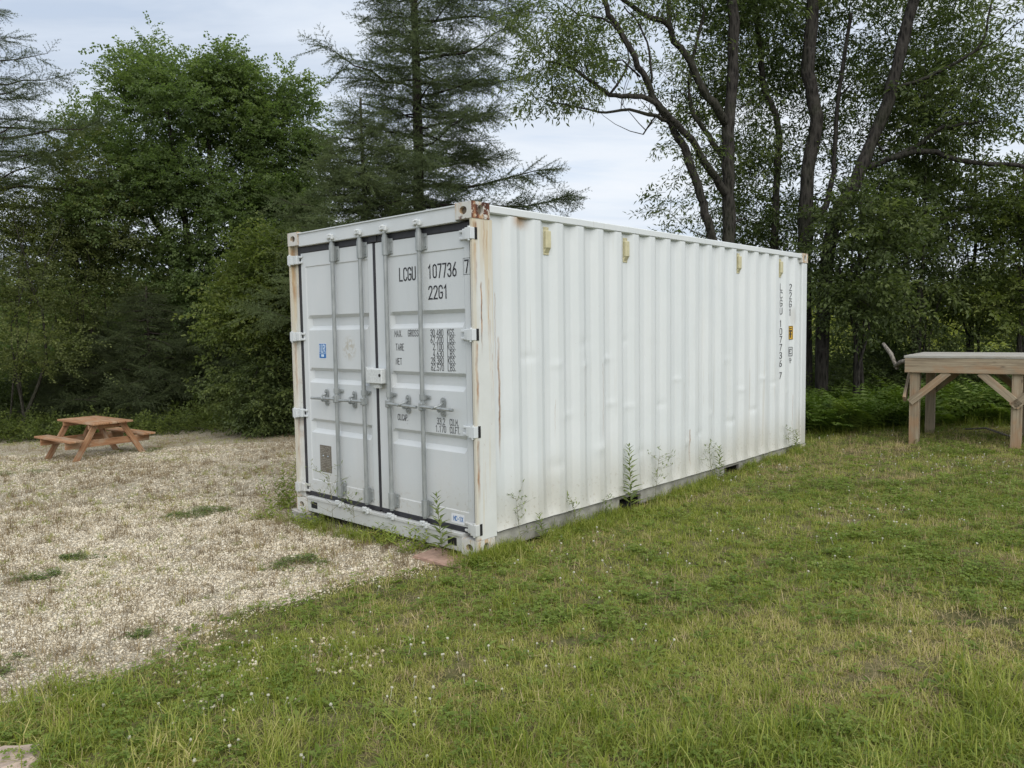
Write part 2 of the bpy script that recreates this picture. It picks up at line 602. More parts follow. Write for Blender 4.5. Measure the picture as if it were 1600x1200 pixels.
def galv():
    m, w = new_mat('galvanised_steel')
    c = w.coord()
    n = w.noise(w.mapping(c, (8, 8, 2)), 4.0, 5, 0.6)
    w.out(w.ramp(n, [(0.3, (0.27, 0.29, 0.29)), (0.7, (0.42, 0.44, 0.435))]), 0.5, 0.45, w.bump(w.noise(c, 60, 3), 0.08, 0.003))
    return m


def wood(name, cols, grain=1.0, bump=0.25, knots=True):
    """cols: dark, mid, light, stain; grain runs along the board's own X"""
    m, w = new_mat(name)
    c = w.coord()
    rnd = w.n('ShaderNodeObjectInfo').outputs['Random']
    off = w.n('ShaderNodeCombineXYZ', {0: w.m('MULTIPLY', rnd, 37.0), 1: w.m('MULTIPLY', rnd, 11.0), 2: w.m('MULTIPLY', rnd, 5.0)}).outputs[0]
    v = w.n('ShaderNodeVectorMath', {0: c, 1: off}, operation='ADD').outputs[0]
    g = w.noise(w.mapping(v, (1.2, 26 * grain, 26 * grain)), 1.6, 6, 0.68, 0.8)
    l = w.noise(w.mapping(v, (1.5, 3, 3)), 1.7, 4, 0.6)
    col = w.ramp(g, [(0.28, cols[0]), (0.5, cols[1]), (0.74, cols[2])])
    col = w.mix(w.m('MULTIPLY', w.ss(l, 0.48, 0.66), 0.7), col, cols[3])
    if knots:
        kd = w.vor(w.mapping(v, (1.6, 5, 5)), 1.8)
        col = w.mix(w.m('MULTIPLY', w.m('SUBTRACT', 1.0, w.ss(kd, 0.03, 0.13)), 0.75), col, tuple(x * 0.45 for x in cols[0]))
    val = w.m('ADD', 0.85, w.m('MULTIPLY', rnd, 0.3))
    col = w.mix(1.0, col, w.n('ShaderNodeCombineColor', {0: val, 1: val, 2: val}).outputs[0], 'MULTIPLY')
    w.out(col, 0.75, 0.0, w.bump(g, bump, 0.004), 0.25)
    return m


def bark(name, dark, light, moss=0.25, sc=1.0):
    m, w = new_mat(name)
    c = w.coord()
    v = w.mapping(c, (9 * sc, 9 * sc, 2.2 * sc))
    r = w.vor(v, 2.6, 'F1')
    n = w.noise(v, 3.0, 6, 0.65, 0.6)
    n2 = w.noise(c, 1.1, 4, 0.6)
    col = w.ramp(w.m('ADD', w.m('MULTIPLY', r, 0.5), w.m('MULTIPLY', n, 0.6)), [(0.3, dark), (0.62, light)])
    lich = w.ss(w.noise(w.mapping(c, loc=(4, 2, 1)), 5.0, 5, 0.7), 0.56, 0.68)
    col = w.mix(w.m('MULTIPLY', lich, 0.35), col, tuple(min(1, x * 1.5 + 0.03) for x in light))
    col = w.mix(w.m('MULTIPLY', w.ss(n2, 0.45, 0.65), moss), col, (0.05, 0.065, 0.022))
    w.out(col, 0.9, 0.0, w.bump(w.m('ADD', r, n), 0.7, 0.03), 0.15)
    return m


def leaf(name, a, b, c3, trans=0.35, rough=0.55):
    """three leaf colours, picked per spray and varied from leaf to leaf"""
    m, w = new_mat(name)
    t = w.attr('tint', 'INSTANCER')
    lf = w.attr('leaf', 'GEOMETRY')
    f = w.m('ADD', w.m('MULTIPLY', t, 0.62), w.m('MULTIPLY', lf, 0.38))
    col = w.ramp(f, [(0.1, a), (0.5, b), (0.92, c3)])
    w.out(col, rough, 0.0, None, 0.35, trans, w.mix(1.0, col, (1.25, 1.35, 0.7), 'MULTIPLY'))
    return m


def ground_mat():
    m, w = new_mat('lawn_soil')
    c = w.coord()
    n = w.noise(c, 0.9, 6, 0.62)
    f = w.noise(c, 26, 6, 0.72)
    g = w.noise(w.mapping(c, loc=(9, 3, 0)), 90, 3, 0.7)
    mix = w.m('ADD', w.m('MULTIPLY', n, 0.35), w.m('ADD', w.m('MULTIPLY', f, 0.4), w.m('MULTIPLY', g, 0.25)))
    col = w.ramp(mix, [(0.36, (0.045, 0.043, 0.02)), (0.48, (0.10, 0.098, 0.038)), (0.56, (0.165, 0.145, 0.07)), (0.66, (0.28, 0.23, 0.135))])
    # far meadow reads as an even grass green
    x, y, z = w.xyz(c)
    far = w.ss(y, 16, 30)
    fm = w.ramp(w.noise(w.mapping(c, (1, 0.3, 1)), 0.35, 5, 0.6), [(0.35, (0.10, 0.135, 0.032)), (0.65, (0.20, 0.215, 0.065))])
    col = w.mix(far, col, fm)
    w.out(col, 0.95, 0.0, w.bump(w.m('ADD', f, g), 0.6, 0.02), 0.1)
    return m


def gravel_mat():
    m, w = new_mat('pale_gravel')
    c = w.coord()
    v1 = w.vor(c, 52, 'F1')
    cell = w.vor(c, 52, 'F1', 'Color')
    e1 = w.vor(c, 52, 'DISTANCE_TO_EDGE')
    cx, cy, cz = w.xyz(cell)
    n = w.noise(c, 0.8, 6, 0.6)
    n2 = w.noise(w.mapping(c, loc=(4, 8, 0)), 5.0, 5, 0.65)
    base = w.ramp(cx, [(0.05, (0.38, 0.31, 0.21)), (0.35, (0.56, 0.48, 0.345)), (0.7, (0.66, 0.58, 0.43)), (0.97, (0.72, 0.66, 0.54))])
    base = w.mix(w.m('MULTIPLY', w.ss(n, 0.42, 0.65), 0.45), base, (0.46, 0.40, 0.29))
    base = w.mix(w.m('MULTIPLY', w.ss(n2, 0.56, 0.70), 0.45), base, (0.30, 0.245, 0.16))
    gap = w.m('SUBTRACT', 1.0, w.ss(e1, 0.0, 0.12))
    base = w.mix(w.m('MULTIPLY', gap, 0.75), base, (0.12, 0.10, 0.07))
    w.out(base, 0.9, 0.0, w.bump(w.m('ADD', w.m('MULTIPLY', w.ss(e1, 0.0, 0.35), 1.0), w.m('MULTIPLY', cy, 0.6)), 0.8, 0.014), 0.15)
    return m


def stone_mat():
    m, w = new_mat('gravel_stone')
    t = w.attr('tint', 'INSTANCER')
    c = w.coord()
    col = w.ramp(t, [(0.0, (0.17, 0.14, 0.10)), (0.12, (0.46, 0.39, 0.275)), (0.40, (0.63, 0.55, 0.41)), (0.8, (0.71, 0.64, 0.50)), (1.0, (0.77, 0.72, 0.62))])
    n = w.noise(c, 90, 3)
    col = w.mix(w.m('MULTIPLY', w.ss(n, 0.5, 0.7), 0.25), col, (0.40, 0.35, 0.26))
    w.out(col, 0.85, 0.0, None, 0.2)
    return m


M = {}
M['side'] = paint_side()
M['post'] = paint_post()
M['cast_rusty'] = paint_casting('rusty_corner_casting', 0.20)
M['cast'] = paint_casting('white_corner_casting', 0.06)
M['door'] = paint_door()
M['galv'] = galv()
M['cam'] = simple('white_painted_cam', (0.60, 0.62, 0.615), 0.4, 0.0, 0.15, 60)
M['rubber'] = simple('black_rubber', (0.022, 0.022, 0.027), 0.55, 0, 0.3, 20)
M['rail'] = simple('grimy_rail_paint', (0.31, 0.30, 0.265), 0.7, 0, 0.35, 7, 0.2)
M['dark'] = simple('opening_shade', (0.012, 0.012, 0.012), 0.9)  # near-black colour paints shade into slots, gaps, pockets and underside
M['vent'] = simple('beige_plastic', (0.545, 0.50, 0.315), 0.5, 0, 0.12, 20)
M['ink'] = simple('black_lettering', (0.018, 0.018, 0.022), 0.5)
M['blue'] = simple('blue_sticker', (0.018, 0.16, 0.46), 0.35)
M['bluewhite'] = simple('sticker_print', (0.62, 0.74, 0.86), 0.4)
M['white'] = simple('white_sticker', (0.76, 0.77, 0.8), 0.4)
M['yellow'] = simple('yellow_sticker', (0.60, 0.36, 0.03), 0.45)
M['plate'] = simple('etched_metal_plate', (0.20, 0.18, 0.15), 0.45, 0.4, 0.3, 60)
M['plateline'] = simple('plate_print', (0.36, 0.34, 0.30), 0.5, 0.2)
M['table'] = wood('cedar_boards', [(0.18, 0.085, 0.042), (0.33, 0.175, 0.092), (0.45, 0.28, 0.16), (0.38, 0.29, 0.20)])
M['deck'] = wood('weathered_lumber', [(0.14, 0.105, 0.07), (0.28, 0.225, 0.155), (0.41, 0.345, 0.25), (0.32, 0.195, 0.11)])
M['decktop'] = wood('grey_deck_lumber', [(0.26, 0.25, 0.22), (0.36, 0.345, 0.31), (0.46, 0.44, 0.40), (0.31, 0.27, 0.22)])
M['block'] = simple('grey_concrete', (0.36, 0.34, 0.31), 0.9, 0, 0.25, 14, 0.5)
M['redblock'] = simple('pinkish_paver', (0.36, 0.235, 0.18), 0.9, 0, 0.22, 18, 0.5, 60)
M['pinkrock'] = simple('pink_rock', (0.40, 0.31, 0.25), 0.9, 0, 0.3, 14, 0.5, 30)
M['rust'] = simple('brown_rust', (0.20, 0.075, 0.04), 0.85, 0, 0.35, 40)
M['bark_ash'] = bark('grey_brown_bark', (0.005, 0.0045, 0.004), (0.046, 0.041, 0.036), 0.2)
M['bark_larch'] = bark('dark_larch_bark', (0.012, 0.010, 0.008), (0.06, 0.05, 0.042), 0.15)
M['bark_pale'] = bark('pale_thin_bark', (0.018, 0.016, 0.013), (0.075, 0.068, 0.056), 0.3, 2.0)
M['bark_dead'] = bark('bleached_dead_wood', (0.12, 0.10, 0.08), (0.30, 0.27, 0.23), 0.0, 2.0)
M['leaf_maple'] = leaf('maple_leaf', (0.080, 0.118, 0.044), (0.138, 0.192, 0.070), (0.210, 0.265, 0.100), 0.56)
M['leaf_bright'] = leaf('bright_leaf', (0.066, 0.092, 0.022), (0.120, 0.155, 0.038), (0.200, 0.230, 0.060), 0.48)
M['leaf_sunlit'] = leaf('sunlit_shrub_leaf', (0.190, 0.215, 0.050), (0.280, 0.300, 0.075), (0.380, 0.380, 0.120), 0.5)  # lighter leaf copy: sunlight on distant shrubs is put into the colour
M['leaf_alder'] = leaf('alder_leaf', (0.084, 0.106, 0.038), (0.148, 0.176, 0.062), (0.222, 0.242, 0.090), 0.55)
M['leaf_ash'] = leaf('ash_leaf', (0.044, 0.068, 0.020), (0.090, 0.124, 0.038), (0.180, 0.215, 0.078), 0.45)
M['leaf_dark'] = leaf('dark_leaf', (0.050, 0.070, 0.024), (0.092, 0.122, 0.040), (0.160, 0.192, 0.062), 0.45)  # a darker green leaf for shrubs, saplings and undergrowth
M['needle_larch'] = leaf('larch_needle', (0.080, 0.112, 0.046), (0.130, 0.172, 0.068), (0.180, 0.220, 0.085), 0.35)
M['needle_spruce'] = leaf('spruce_needle', (0.046, 0.062, 0.024), (0.078, 0.102, 0.040), (0.130, 0.158, 0.062), 0.3)
M['fern'] = leaf('fern_green', (0.060, 0.105, 0.016), (0.110, 0.165, 0.027), (0.175, 0.225, 0.045), 0.4)
M['grass'] = leaf('grass_blade', (0.125, 0.172, 0.022), (0.285, 0.325, 0.052), (0.600, 0.500, 0.235), 0.36, 0.5)
M['straw'] = leaf('dry_stem', (0.13, 0.09, 0.055), (0.34, 0.255, 0.14), (0.60, 0.48, 0.29), 0.2, 0.8)
M['clover'] = leaf('clover_leaf', (0.110, 0.170, 0.026), (0.180, 0.245, 0.040), (0.255, 0.310, 0.070), 0.42, 0.5)
M['bloom'] = simple('clover_bloom', (0.46, 0.445, 0.35), 0.9)
M['lawn'] = ground_mat()
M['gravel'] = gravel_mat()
M['stone'] = stone_mat()


# ------------------------------------------------------------------ ground and gravel yard
def axis(lo, hi, step, far):
    a = list(np.arange(lo, hi + 1e-6, step))
    s, x, left = step, a[-1], []
    while x < far:
        s *= 1.3
        x += s
        a.append(x)
    s, x = step, a[0]
    while x > -far:
        s *= 1.3
        x -= s
        left.append(x)
    return np.array(left[::-1] + a)


gx, gy = np.meshgrid(axis(-13, 11, 0.12, 420), axis(0.5, 22, 0.12, 420))
GP = np.stack([gx, gy, gz(gx, gy)], -1)
lawn_o = link('ground', grid_mesh('ground', GP, M['lawn']))
tag(lawn_o, kind='structure')

yard_px = [(-800, 1190), (-400, 1150), (-60, 1098), (60, 1096), (150, 1084), (230, 1056), (300, 1018), (365, 984), (450, 948), (560, 913), (640, 900), (700, 884),
           (752, 866)]
yard = [on_ground(*p)[:2] for p in yard_px]
yard += [np.array(from_ab(0.02, 1.0)), np.array(from_ab(2.1, 2.2)), np.array(from_ab(3.0, 3.3))]
yard += [on_ground(*p)[:2] for p in [(440, 672), (330, 660), (240, 662), (90, 674), (-60, 690), (-300, 700), (-560, 706)]]
yard = np.array(yard)


def sdist(x, y, poly):
    """signed distance, positive inside"""
    x, y = np.asarray(x, float), np.asarray(y, float)
    d = np.full(x.shape, 1e9)
    ins = np.zeros(x.shape, bool)
    n = len(poly)
    for i in range(n):
        a, b = poly[i], poly[(i + 1) % n]
        e = b - a
        t = np.clip(((x - a[0]) * e[0] + (y - a[1]) * e[1]) / (e @ e), 0, 1)
        d = np.minimum(d, np.hypot(x - a[0] - t * e[0], y - a[1] - t * e[1]))
        c = ((a[1] > y) != (b[1] > y)) & (x < (b[0] - a[0]) * (y - a[1]) / (b[1] - a[1] + 1e-12) + a[0])
        ins ^= c
    return np.where(ins, d, -d)


def yard_sd(x, y):
    return sdist(x, y, yard) + (fbm(x, y, 0.9, 21, 5) - 0.5) * 0.85


yx, yy = np.meshgrid(np.arange(-16, 1.5, 0.1), np.arange(1.5, 19, 0.1))
ysd = yard_sd(yx, yy)
yz = gz(yx, yy) + np.clip(ysd * 0.09, -0.05, 0.014) + (fbm(yx, yy, 0.22, 5, 3) - 0.5) * 0.012
keep = np.maximum.reduce([ysd[:-1, :-1], ysd[1:, :-1], ysd[:-1, 1:], ysd[1:, 1:]]) > -0.12
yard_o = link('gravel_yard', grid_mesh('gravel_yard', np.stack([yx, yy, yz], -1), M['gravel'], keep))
tag(yard_o, kind='structure')


def surf(x, y):
    sd = yard_sd(x, y)
    return gz(x, y) + np.clip(sd * 0.09, 0, 0.014)


# ------------------------------------------------------------------ shipping container
# its own axes: x along the long side, y along the door end, z up; near bottom corner at the origin
L_, W_, H_ = 6.058, 2.438, 2.591
box = empty('shipping_container', (CX, CY, 0), YAW,
            'white corrugated shipping container with double doors and a rusty near corner', 'container')


def cast_mesh(name, sx, sy, sz, mat):
    """corner casting 0.178 x 0.162 x 0.118 with an oval pocket in its end face and its side face"""
    A = Acc()
    ox, oy, oz = (0.0 if sx < 0 else L_ - 0.178), (0.0 if sy < 0 else W_ - 0.162), (0.0 if sz < 0 else H_ - 0.118)
    e = 0.004
    lo = np.array((ox - e, oy - e, oz - (e if sz < 0 else 0)))
    hi = np.array((ox + 0.178 + e, oy + 0.162 + e, oz + 0.118 + (0.001 if sz > 0 else 0)))

    def face(o, u, v, n, hole):
        o, u, v, n = map(np.array, (o, u, v, n))
        b = 0.006
        lu, lv = np.linalg.norm(u), np.linalg.norm(v)
        if not hole:
            A.add([o, o + u, o + u + v, o + v], [(0, 1, 2, 3)])
            return
        K = 24
        an = np.arange(K) * 2 * PI / K + PI / 4
        sq = []
        for t in an:
            c, s = math.cos(t), math.sin(t)
            k = 0.5 / max(abs(c), abs(s))
            sq.append(o + u * (0.5 + c * k) + v * (0.5 + s * k))
        hw, hh = 0.030 / lu, 0.038 / lv
        ov = [o + u * (0.5 + math.cos(t) * hw) + v * (0.5 + math.sin(t) * hh) for t in an]
        inn = [p - n * 0.028 for p in ov]
        A.add(sq + ov + inn, [(i, (i + 1) % K, K + (i + 1) % K, K + i) for i in range(K)] +
              [(K + i, K + (i + 1) % K, 2 * K + (i + 1) % K, 2 * K + i) for i in range(K)])
        A.add(inn, [tuple(range(K))], 1)
    dx, dy, dz = hi - lo
    x0, y0, z0 = lo
    face((x0, y0, z0), (0, 0, dz), (0, dy, 0), (-1, 0, 0), sx < 0)
    face((hi[0], y0, z0), (0, dy, 0), (0, 0, dz), (1, 0, 0), sx > 0)
    face((x0, y0, z0), (dx, 0, 0), (0, 0, dz), (0, -1, 0), sy < 0)
    face((x0, hi[1], z0), (0, 0, dz), (dx, 0, 0), (0, 1, 0), sy > 0)
    face((x0, y0, z0), (0, dy, 0), (dx, 0, 0), (0, 0, -1), False)
    face((x0, y0, hi[2]), (dx, 0, 0), (0, dy, 0), (0, 0, 1), False)
    return A.obj(name, [mat, M['pocket']], box)


M['pocket'] = simple('casting_pocket', (0.16, 0.13, 0.10), 0.9, 0, 0.4, 30)
for sx in (-1, 1):
    for sy in (-1, 1):
        for sz in (-1, 1):
            rusty = sz > 0 and sy < 0 and sx < 0
            c = cast_mesh('corner_casting', sx, sy, sz, M['cast_rusty'] if rusty else M['cast'])
            if rusty and sx < 0:
                c['label'] = 'corner casting flaking to red rust'

# corner posts: the door-end ones wrap round to the side
zb, zt = 0.1215, 2.4725
A = Acc()
A.box((0.0, 0.0, zb), (0.208, 0.006, zt))
A.box((0.0, 0.0061, zb), (0.006, 0.020, zt))
A.box((0.0061, 0.014, zb), (0.046, 0.020, zt))
A.box((0.046, 0.0061, zb), (0.052, 0.046, zt))
A.box((0.0521, 0.040, zb), (0.09, 0.046, zt))
A.obj('corner_post', M['post'], box)
A = Acc()
A.box((0.0, W_ - 0.006, zb), (0.208, W_, zt))
A.box((0.0, W_ - 0.020, zb), (0.006, W_ - 0.0061, zt))
A.box((0.0061, W_ - 0.020, zb), (0.046, W_ - 0.014, zt))
A.box((0.046, W_ - 0.080, zb), (0.052, W_ - 0.0061, zt))
A.box((0.0521, W_ - 0.080, zb), (0.09, W_ - 0.074, zt))
A.obj('corner_post', M['post'], box)
for y0 in (0.0, W_ - 0.13):
    A = Acc()
    A.box((L_ - 0.15, y0, zb), (L_, y0 + 0.13, zt), 0.012)
    A.obj('corner_post', M['side'], box)

# top and bottom rails
for y0, y1 in ((-0.001, 0.062), (W_ - 0.062, W_ + 0.001)):
    A = Acc()
    A.box((0.1825, y0, 2.522), (L_ - 0.1825, y1, 2.583), 0.008)
    A.obj('top_rail', M['side'], box)
for y0, y1 in ((0.022, 0.06), (W_ - 0.06, W_ - 0.022)):
    A = Acc()
    segs = [0.1825, 1.845, 2.195, 3.865, 4.215, L_ - 0.1825]
    for k in (0, 2, 4):
        A.box((segs[k], y0, 0.012), (segs[k + 1], y1, 0.135), 0.004)
    for k in (1, 3):
        A.box((segs[k], y0, 0.105), (segs[k + 1], y1, 0.1345), 0.003)
    A.box((0.1825, y0 - 0.0, 0.008), (1.845, y1 + 0.04, 0.0115))
    A.box((2.195, y0 - 0.0, 0.008), (3.865, y1 + 0.04, 0.0115))
    A.obj('bottom_rail', M['rail'], box)
for k in (1.845, 3.865):
    A = Acc()
    A.box((k + 0.003, 0.062, 0.008), (k + 0.347, W_ - 0.062, 0.0095))
    A.box((k + 0.003, 0.062, 0.0096), (k + 0.006, W_ - 0.062, 0.104))
    A.box((k + 0.344, 0.062, 0.0096), (k + 0.347, W_ - 0.062, 0.104))
    A.obj('fork_pocket', M['dark'], box)
A = Acc()
A.box((0.10, 0.065, 0.10), (L_ - 0.1, W_ - 0.065, 0.16))
A.obj('floor', M['dark'], box)
A = Acc()
A.box((0.10, 0.063, 2.55), (L_ - 0.10, W_ - 0.063, 2.572))
A.obj('roof', M['side'], box)

# corrugated side panels, dented by use on the visible side
bumps = [(0.62, 1.45, .09, .06, -.010), (0.95, 1.38, .07, .06, .009), (1.33, 1.55, .10, .09, -.008), (1.34, 1.36, .06, .05, .012), (1.66, 1.40, .09, .05, .012),
         (1.95, 1.55, .07, .06, -.008), (0.95, 0.55, .12, .10, -.010), (1.55, 0.62, .10, .08, .010), (1.72, 1.0, .08, .05, .009), (2.55, 0.92, .08, .06, -.010),
         (2.85, 1.15, .07, .04, .010), (3.3, 0.55, .10, .08, -.014), (3.55, 0.75, .08, .05, .010), (3.05, 0.48, .08, .07, .012), (4.0, 0.62, .10, .07, -.014),
         (4.25, 0.95, .07, .05, .010), (4.55, 0.70, .08, .06, -.014), (4.8, 1.05, .07, .06, .010), (5.1, 0.98, .06, .05, -.010), (5.5, 0.85, .08, .05, .010),
         (0.4, 0.9, .12, .2, -.006), (2.2, 0.5, .15, .08, -.010), (1.1, 0.95, .10, .06, .008), (2.0, 0.95, .09, .05, .008), (3.9, 1.3, .1, .08, .007)]


def corr_profile():
    pts = [(0.2085, 0.030), (0.226, 0.036)]
    b0 = 0.408
    pts += [(b0 - 0.068, 0.036)]
    for k in range(20):
        s = b0 + 0.277 * k
        pts += [(s, 0.0015), (s + 0.072, 0.0015), (s + 0.140, 0.036), (s + 0.209, 0.036)]
    pts = pts[:-1] + [(L_ - 0.150, 0.036)]
    return pts


def side_panel(far):
    pr = corr_profile()
    xs, ys = [], []
    for (x0, y0), (x1, y1) in zip(pr[:-1], pr[1:]):
        ln = math.hypot(x1 - x0, y1 - y0)
        ts = [0.0, min(0.3, 0.008 / ln), 0.5, max(0.7, 1 - 0.008 / ln)] if ln > 0.03 else [0.0]
        for t in ts:
            xs.append(x0 + t * (x1 - x0))
            ys.append(y0 + t * (y1 - y0))
    xs.append(pr[-1][0])
    ys.append(pr[-1][1])
    xs, ys = np.array(xs), np.array(ys)
    zs = np.linspace(0.148, 2.5215, 40 if far else 110)
    X, Z = np.meshgrid(xs, zs)
    Y = np.repeat(ys[None, :], len(zs), 0)
    if not far:
        # the bottom lip is beaten out a little and wavy
        lip = np.exp(-(Z - 0.148) / 0.06)
        Y = Y * (1 - 0.85 * lip) - lip * 0.010
        Z = Z + lip * (fbm(X, Z * 0, 0.8, 9, 3) - 0.5) * 0.02
        for (bx, bz, rx, rz, d) in bumps:
            Y = Y - 0.65 * d * np.exp(-((X - bx - 0.3 * (Z - bz)) / (0.75 * rx)) ** 2 - ((Z - bz) / (0.5 * rz)) ** 2)
        Y = Y + (fbm(X, Z, 0.5, 4, 3) - 0.5) * 0.007 * np.clip((2.2 - Z), 0, 1)
    if far:
        Y = W_ - Y
        P = np.stack([X, Y, Z], -1)[:, ::-1]
    else:
        P = np.stack([X, Y, Z], -1)
    return link('side_panel', grid_mesh('side_panel', P, M['side']), box)


side_panel(False)
side_panel(True)
# far end wall
A = Acc()
ys = np.linspace(0.13, W_ - 0.13, 41)
prof = [L_ - 0.006 - (0.045 if (k // 2) % 2 else 0.0) for k in range(41)]
P = np.stack([np.stack([np.full(41, 0), ys, np.full(41, z)], -1) for z in (0.15, 2.5)])
P[:, :, 0] = np.array(prof)[None]
link('end_wall', grid_mesh('end_wall', P, M['side'], smooth=False), box)
for z0, z1 in ((0.01, 0.15), (2.50, 2.58)):
    A = Acc()
    A.box((L_ - 0.06, 0.1665, z0), (L_, W_ - 0.1665, z1), 0.006)
    A.obj('end_sill' if z0 < 1 else 'end_header', M['side'], box)
# door header and sill
A = Acc()
A.box((0.004, 0.1665, 2.459), (0.10, W_ - 0.1665, 2.579), 0.004)
A.box((-0.006, 0.1665, 2.570), (0.0038, W_ - 0.1665, 2.580))
A.obj('door_header', M['door'], box)
A = Acc()
A.box((0.006, 0.1665, 0.006), (0.10, W_ - 0.1665, 0.148), 0.005)
A.box((-0.004, 0.1665, 0.128), (0.0055, W_ - 0.1665, 0.146))
A.obj('door_sill', M['door'], box)
for y0 in (0.23, W_ - 0.23 - 0.10):
    A = Acc()
    A.box((0.0048, y0, 0.045), (0.0058, y0 + 0.10, 0.105))
    A.obj('sill_slot_shade', M['dark'], box)  # thin plate on the sill, the slot's shade put into its colour

# ventilators in the troughs below the top rail
for k in (1, 5, 13, 17):
    A = Acc()
    c = 0.5827 + 0.277 * k
    A.box((c - 0.032, 0.030, 2.262), (c + 0.032, 0.0355, 2.484), 0.002)
    A.box((c - 0.030, 0.001, 2.312), (c + 0.030, 0.0298, 2.452), 0.006)
    A.add([(c - .028, .0298, 2.3119), (c + .028, .0298, 2.3119), (c + .026, .008, 2.3119), (c - .026, .008, 2.3119),
           (c - .028, .0298, 2.278), (c + .028, .0298, 2.278)], [(0, 4, 5, 1), (3, 2, 5, 4), (0, 3, 4), (1, 5, 2)])
    for sx in (-0.02, 0.02):
        for zz in (2.272, 2.472):
            A.box((c + sx - 0.004, 0.0275, zz - 0.004), (c + sx + 0.004, 0.0301, zz + 0.004))
    A.obj('vent', M['vent'], box)

# ---- lettering: thin strokes laid on the paint
GL = {
    '0': [[(0, .8), (.05, .94), (.21, 1), (.37, .94), (.42, .8), (.42, .2), (.37, .06), (.21, 0), (.05, .06), (0, .2), (0, .8)]],
    '1': [[(.05, .80), (.22, 1), (.22, 0)]],
    '2': [[(0, .8), (.05, .94), (.21, 1), (.37, .94), (.42, .78), (.36, .58), (0, 0), (.42, 0)]],
    '3': [[(0, .84), (.07, .96), (.21, 1), (.36, .94), (.41, .78), (.36, .6), (.18, .53), (.38, .46), (.42, .25), (.36, .06), (.21, 0), (.06, .05), (0, .18)]],
    '4': [[(.30, 0), (.30, 1), (0, .28), (.44, .28)]],
    '5': [[(.40, 1), (.05, 1), (.02, .56), (.22, .62), (.38, .54), (.42, .3), (.36, .07), (.2, 0), (.05, .05), (0, .16)]],
    '6': [[(.34, 1), (.10, .6), (0, .3), (.04, .08), (.21, 0), (.38, .08), (.42, .28), (.36, .48), (.21, .55), (.06, .45)]],
    '7': [[(0, 1), (.42, 1), (.16, 0)]],
    '8': [[(.21, .53), (.06, .62), (.02, .8), (.08, .95), (.21, 1), (.34, .95), (.40, .8), (.36, .62), (.21, .53), (.05, .44), (0, .24), (.06, .06), (.21, 0), (.36, .06), (.42, .24), (.37, .44), (.21, .53)]],
    'L': [[(0, 1), (0, 0), (.38, 0)]],
    'C': [[(.42, .8), (.37, .94), (.21, 1), (.05, .94), (0, .8), (0, .2), (.05, .06), (.21, 0), (.37, .06), (.42, .2)]],
    'G': [[(.42, .8), (.37, .94), (.21, 1), (.05, .94), (0, .8), (0, .2), (.05, .06), (.21, 0), (.37, .06), (.42, .2), (.42, .46), (.23, .46)]],
    'U': [[(0, 1), (0, .2), (.05, .06), (.21, 0), (.37, .06), (.42, .2), (.42, 1)]],
    'M': [[(0, 0), (0, 1), (.23, .35), (.46, 1), (.46, 0)]],
    'A': [[(0, 0), (.21, 1), (.42, 0)], [(.07, .32), (.35, .32)]],
    'X': [[(0, 0), (.42, 1)], [(0, 1), (.42, 0)]],
    'R': [[(0, 0), (0, 1), (.25, 1), (.40, .9), (.40, .6), (.25, .5), (0, .5)], [(.22, .5), (.42, 0)]],
    'O': [[(0, .8), (.05, .94), (.21, 1), (.37, .94), (.42, .8), (.42, .2), (.37, .06), (.21, 0), (.05, .06), (0, .2), (0, .8)]],
    'S': [[(.40, .82), (.34, .95), (.21, 1), (.06, .94), (.02, .78), (.08, .62), (.34, .42), (.42, .24), (.36, .06), (.21, 0), (.06, .05), (0, .18)]],
    'K': [[(0, 0), (0, 1)], [(.42, 1), (.02, .42)], [(.12, .56), (.42, 0)]],
    'B': [[(0, 0), (0, 1), (.26, 1), (.38, .9), (.38, .62), (.26, .53), (0, .53)], [(.26, .53), (.42, .42), (.42, .12), (.28, 0), (0, 0)]],
    'T': [[(0, 1), (.42, 1)], [(.21, 1), (.21, 0)]],
    'E': [[(.40, 1), (0, 1), (0, 0), (.40, 0)], [(0, .52), (.32, .52)]],
    'N': [[(0, 0), (0, 1), (.42, 0), (.42, 1)]],
    'F': [[(.40, 1), (0, 1), (0, 0)], [(0, .52), (.32, .52)]],
    'P': [[(0, 0), (0, 1), (.26, 1), (.40, .9), (.40, .56), (.26, .46), (0, .46)]],
    'I': [[(.1, 0), (.1, 1)]],
    '.': [[(.06, 0), (.06, .09)]],
    '-': [[(.05, .45), (.35, .45)]],
}


def ribbon(A, pts, w, place, mat=0):
    P = np.array(pts, float)
    n = len(P)
    if n < 2:
        return
    T = np.diff(P, axis=0)
    T /= np.linalg.norm(T, axis=1)[:, None] + 1e-9
    N = np.stack([-T[:, 1], T[:, 0]], -1)
    nn = np.zeros((n, 2))
    closed = np.allclose(P[0], P[-1])
    for i in range(n):
        a = N[i - 1] if i > 0 else (N[-1] if closed else N[0])
        b = N[i] if i < n - 1 else (N[0] if closed else N[-1])
        q = a + b
        q /= np.linalg.norm(q) + 1e-9
        nn[i] = q / max(0.45, q @ a)
    l, r = P + nn * w / 2, P - nn * w / 2
    if not closed:
        l[0] -= T[0] * w / 2; r[0] -= T[0] * w / 2
        l[-1] += T[-1] * w / 2; r[-1] += T[-1] * w / 2
    vs = [place(*p) for p in l] + [place(*p) for p in r]
    A.add(vs, [(n + i, n + i + 1, i + 1, i) for i in range(n - 1)], mat)


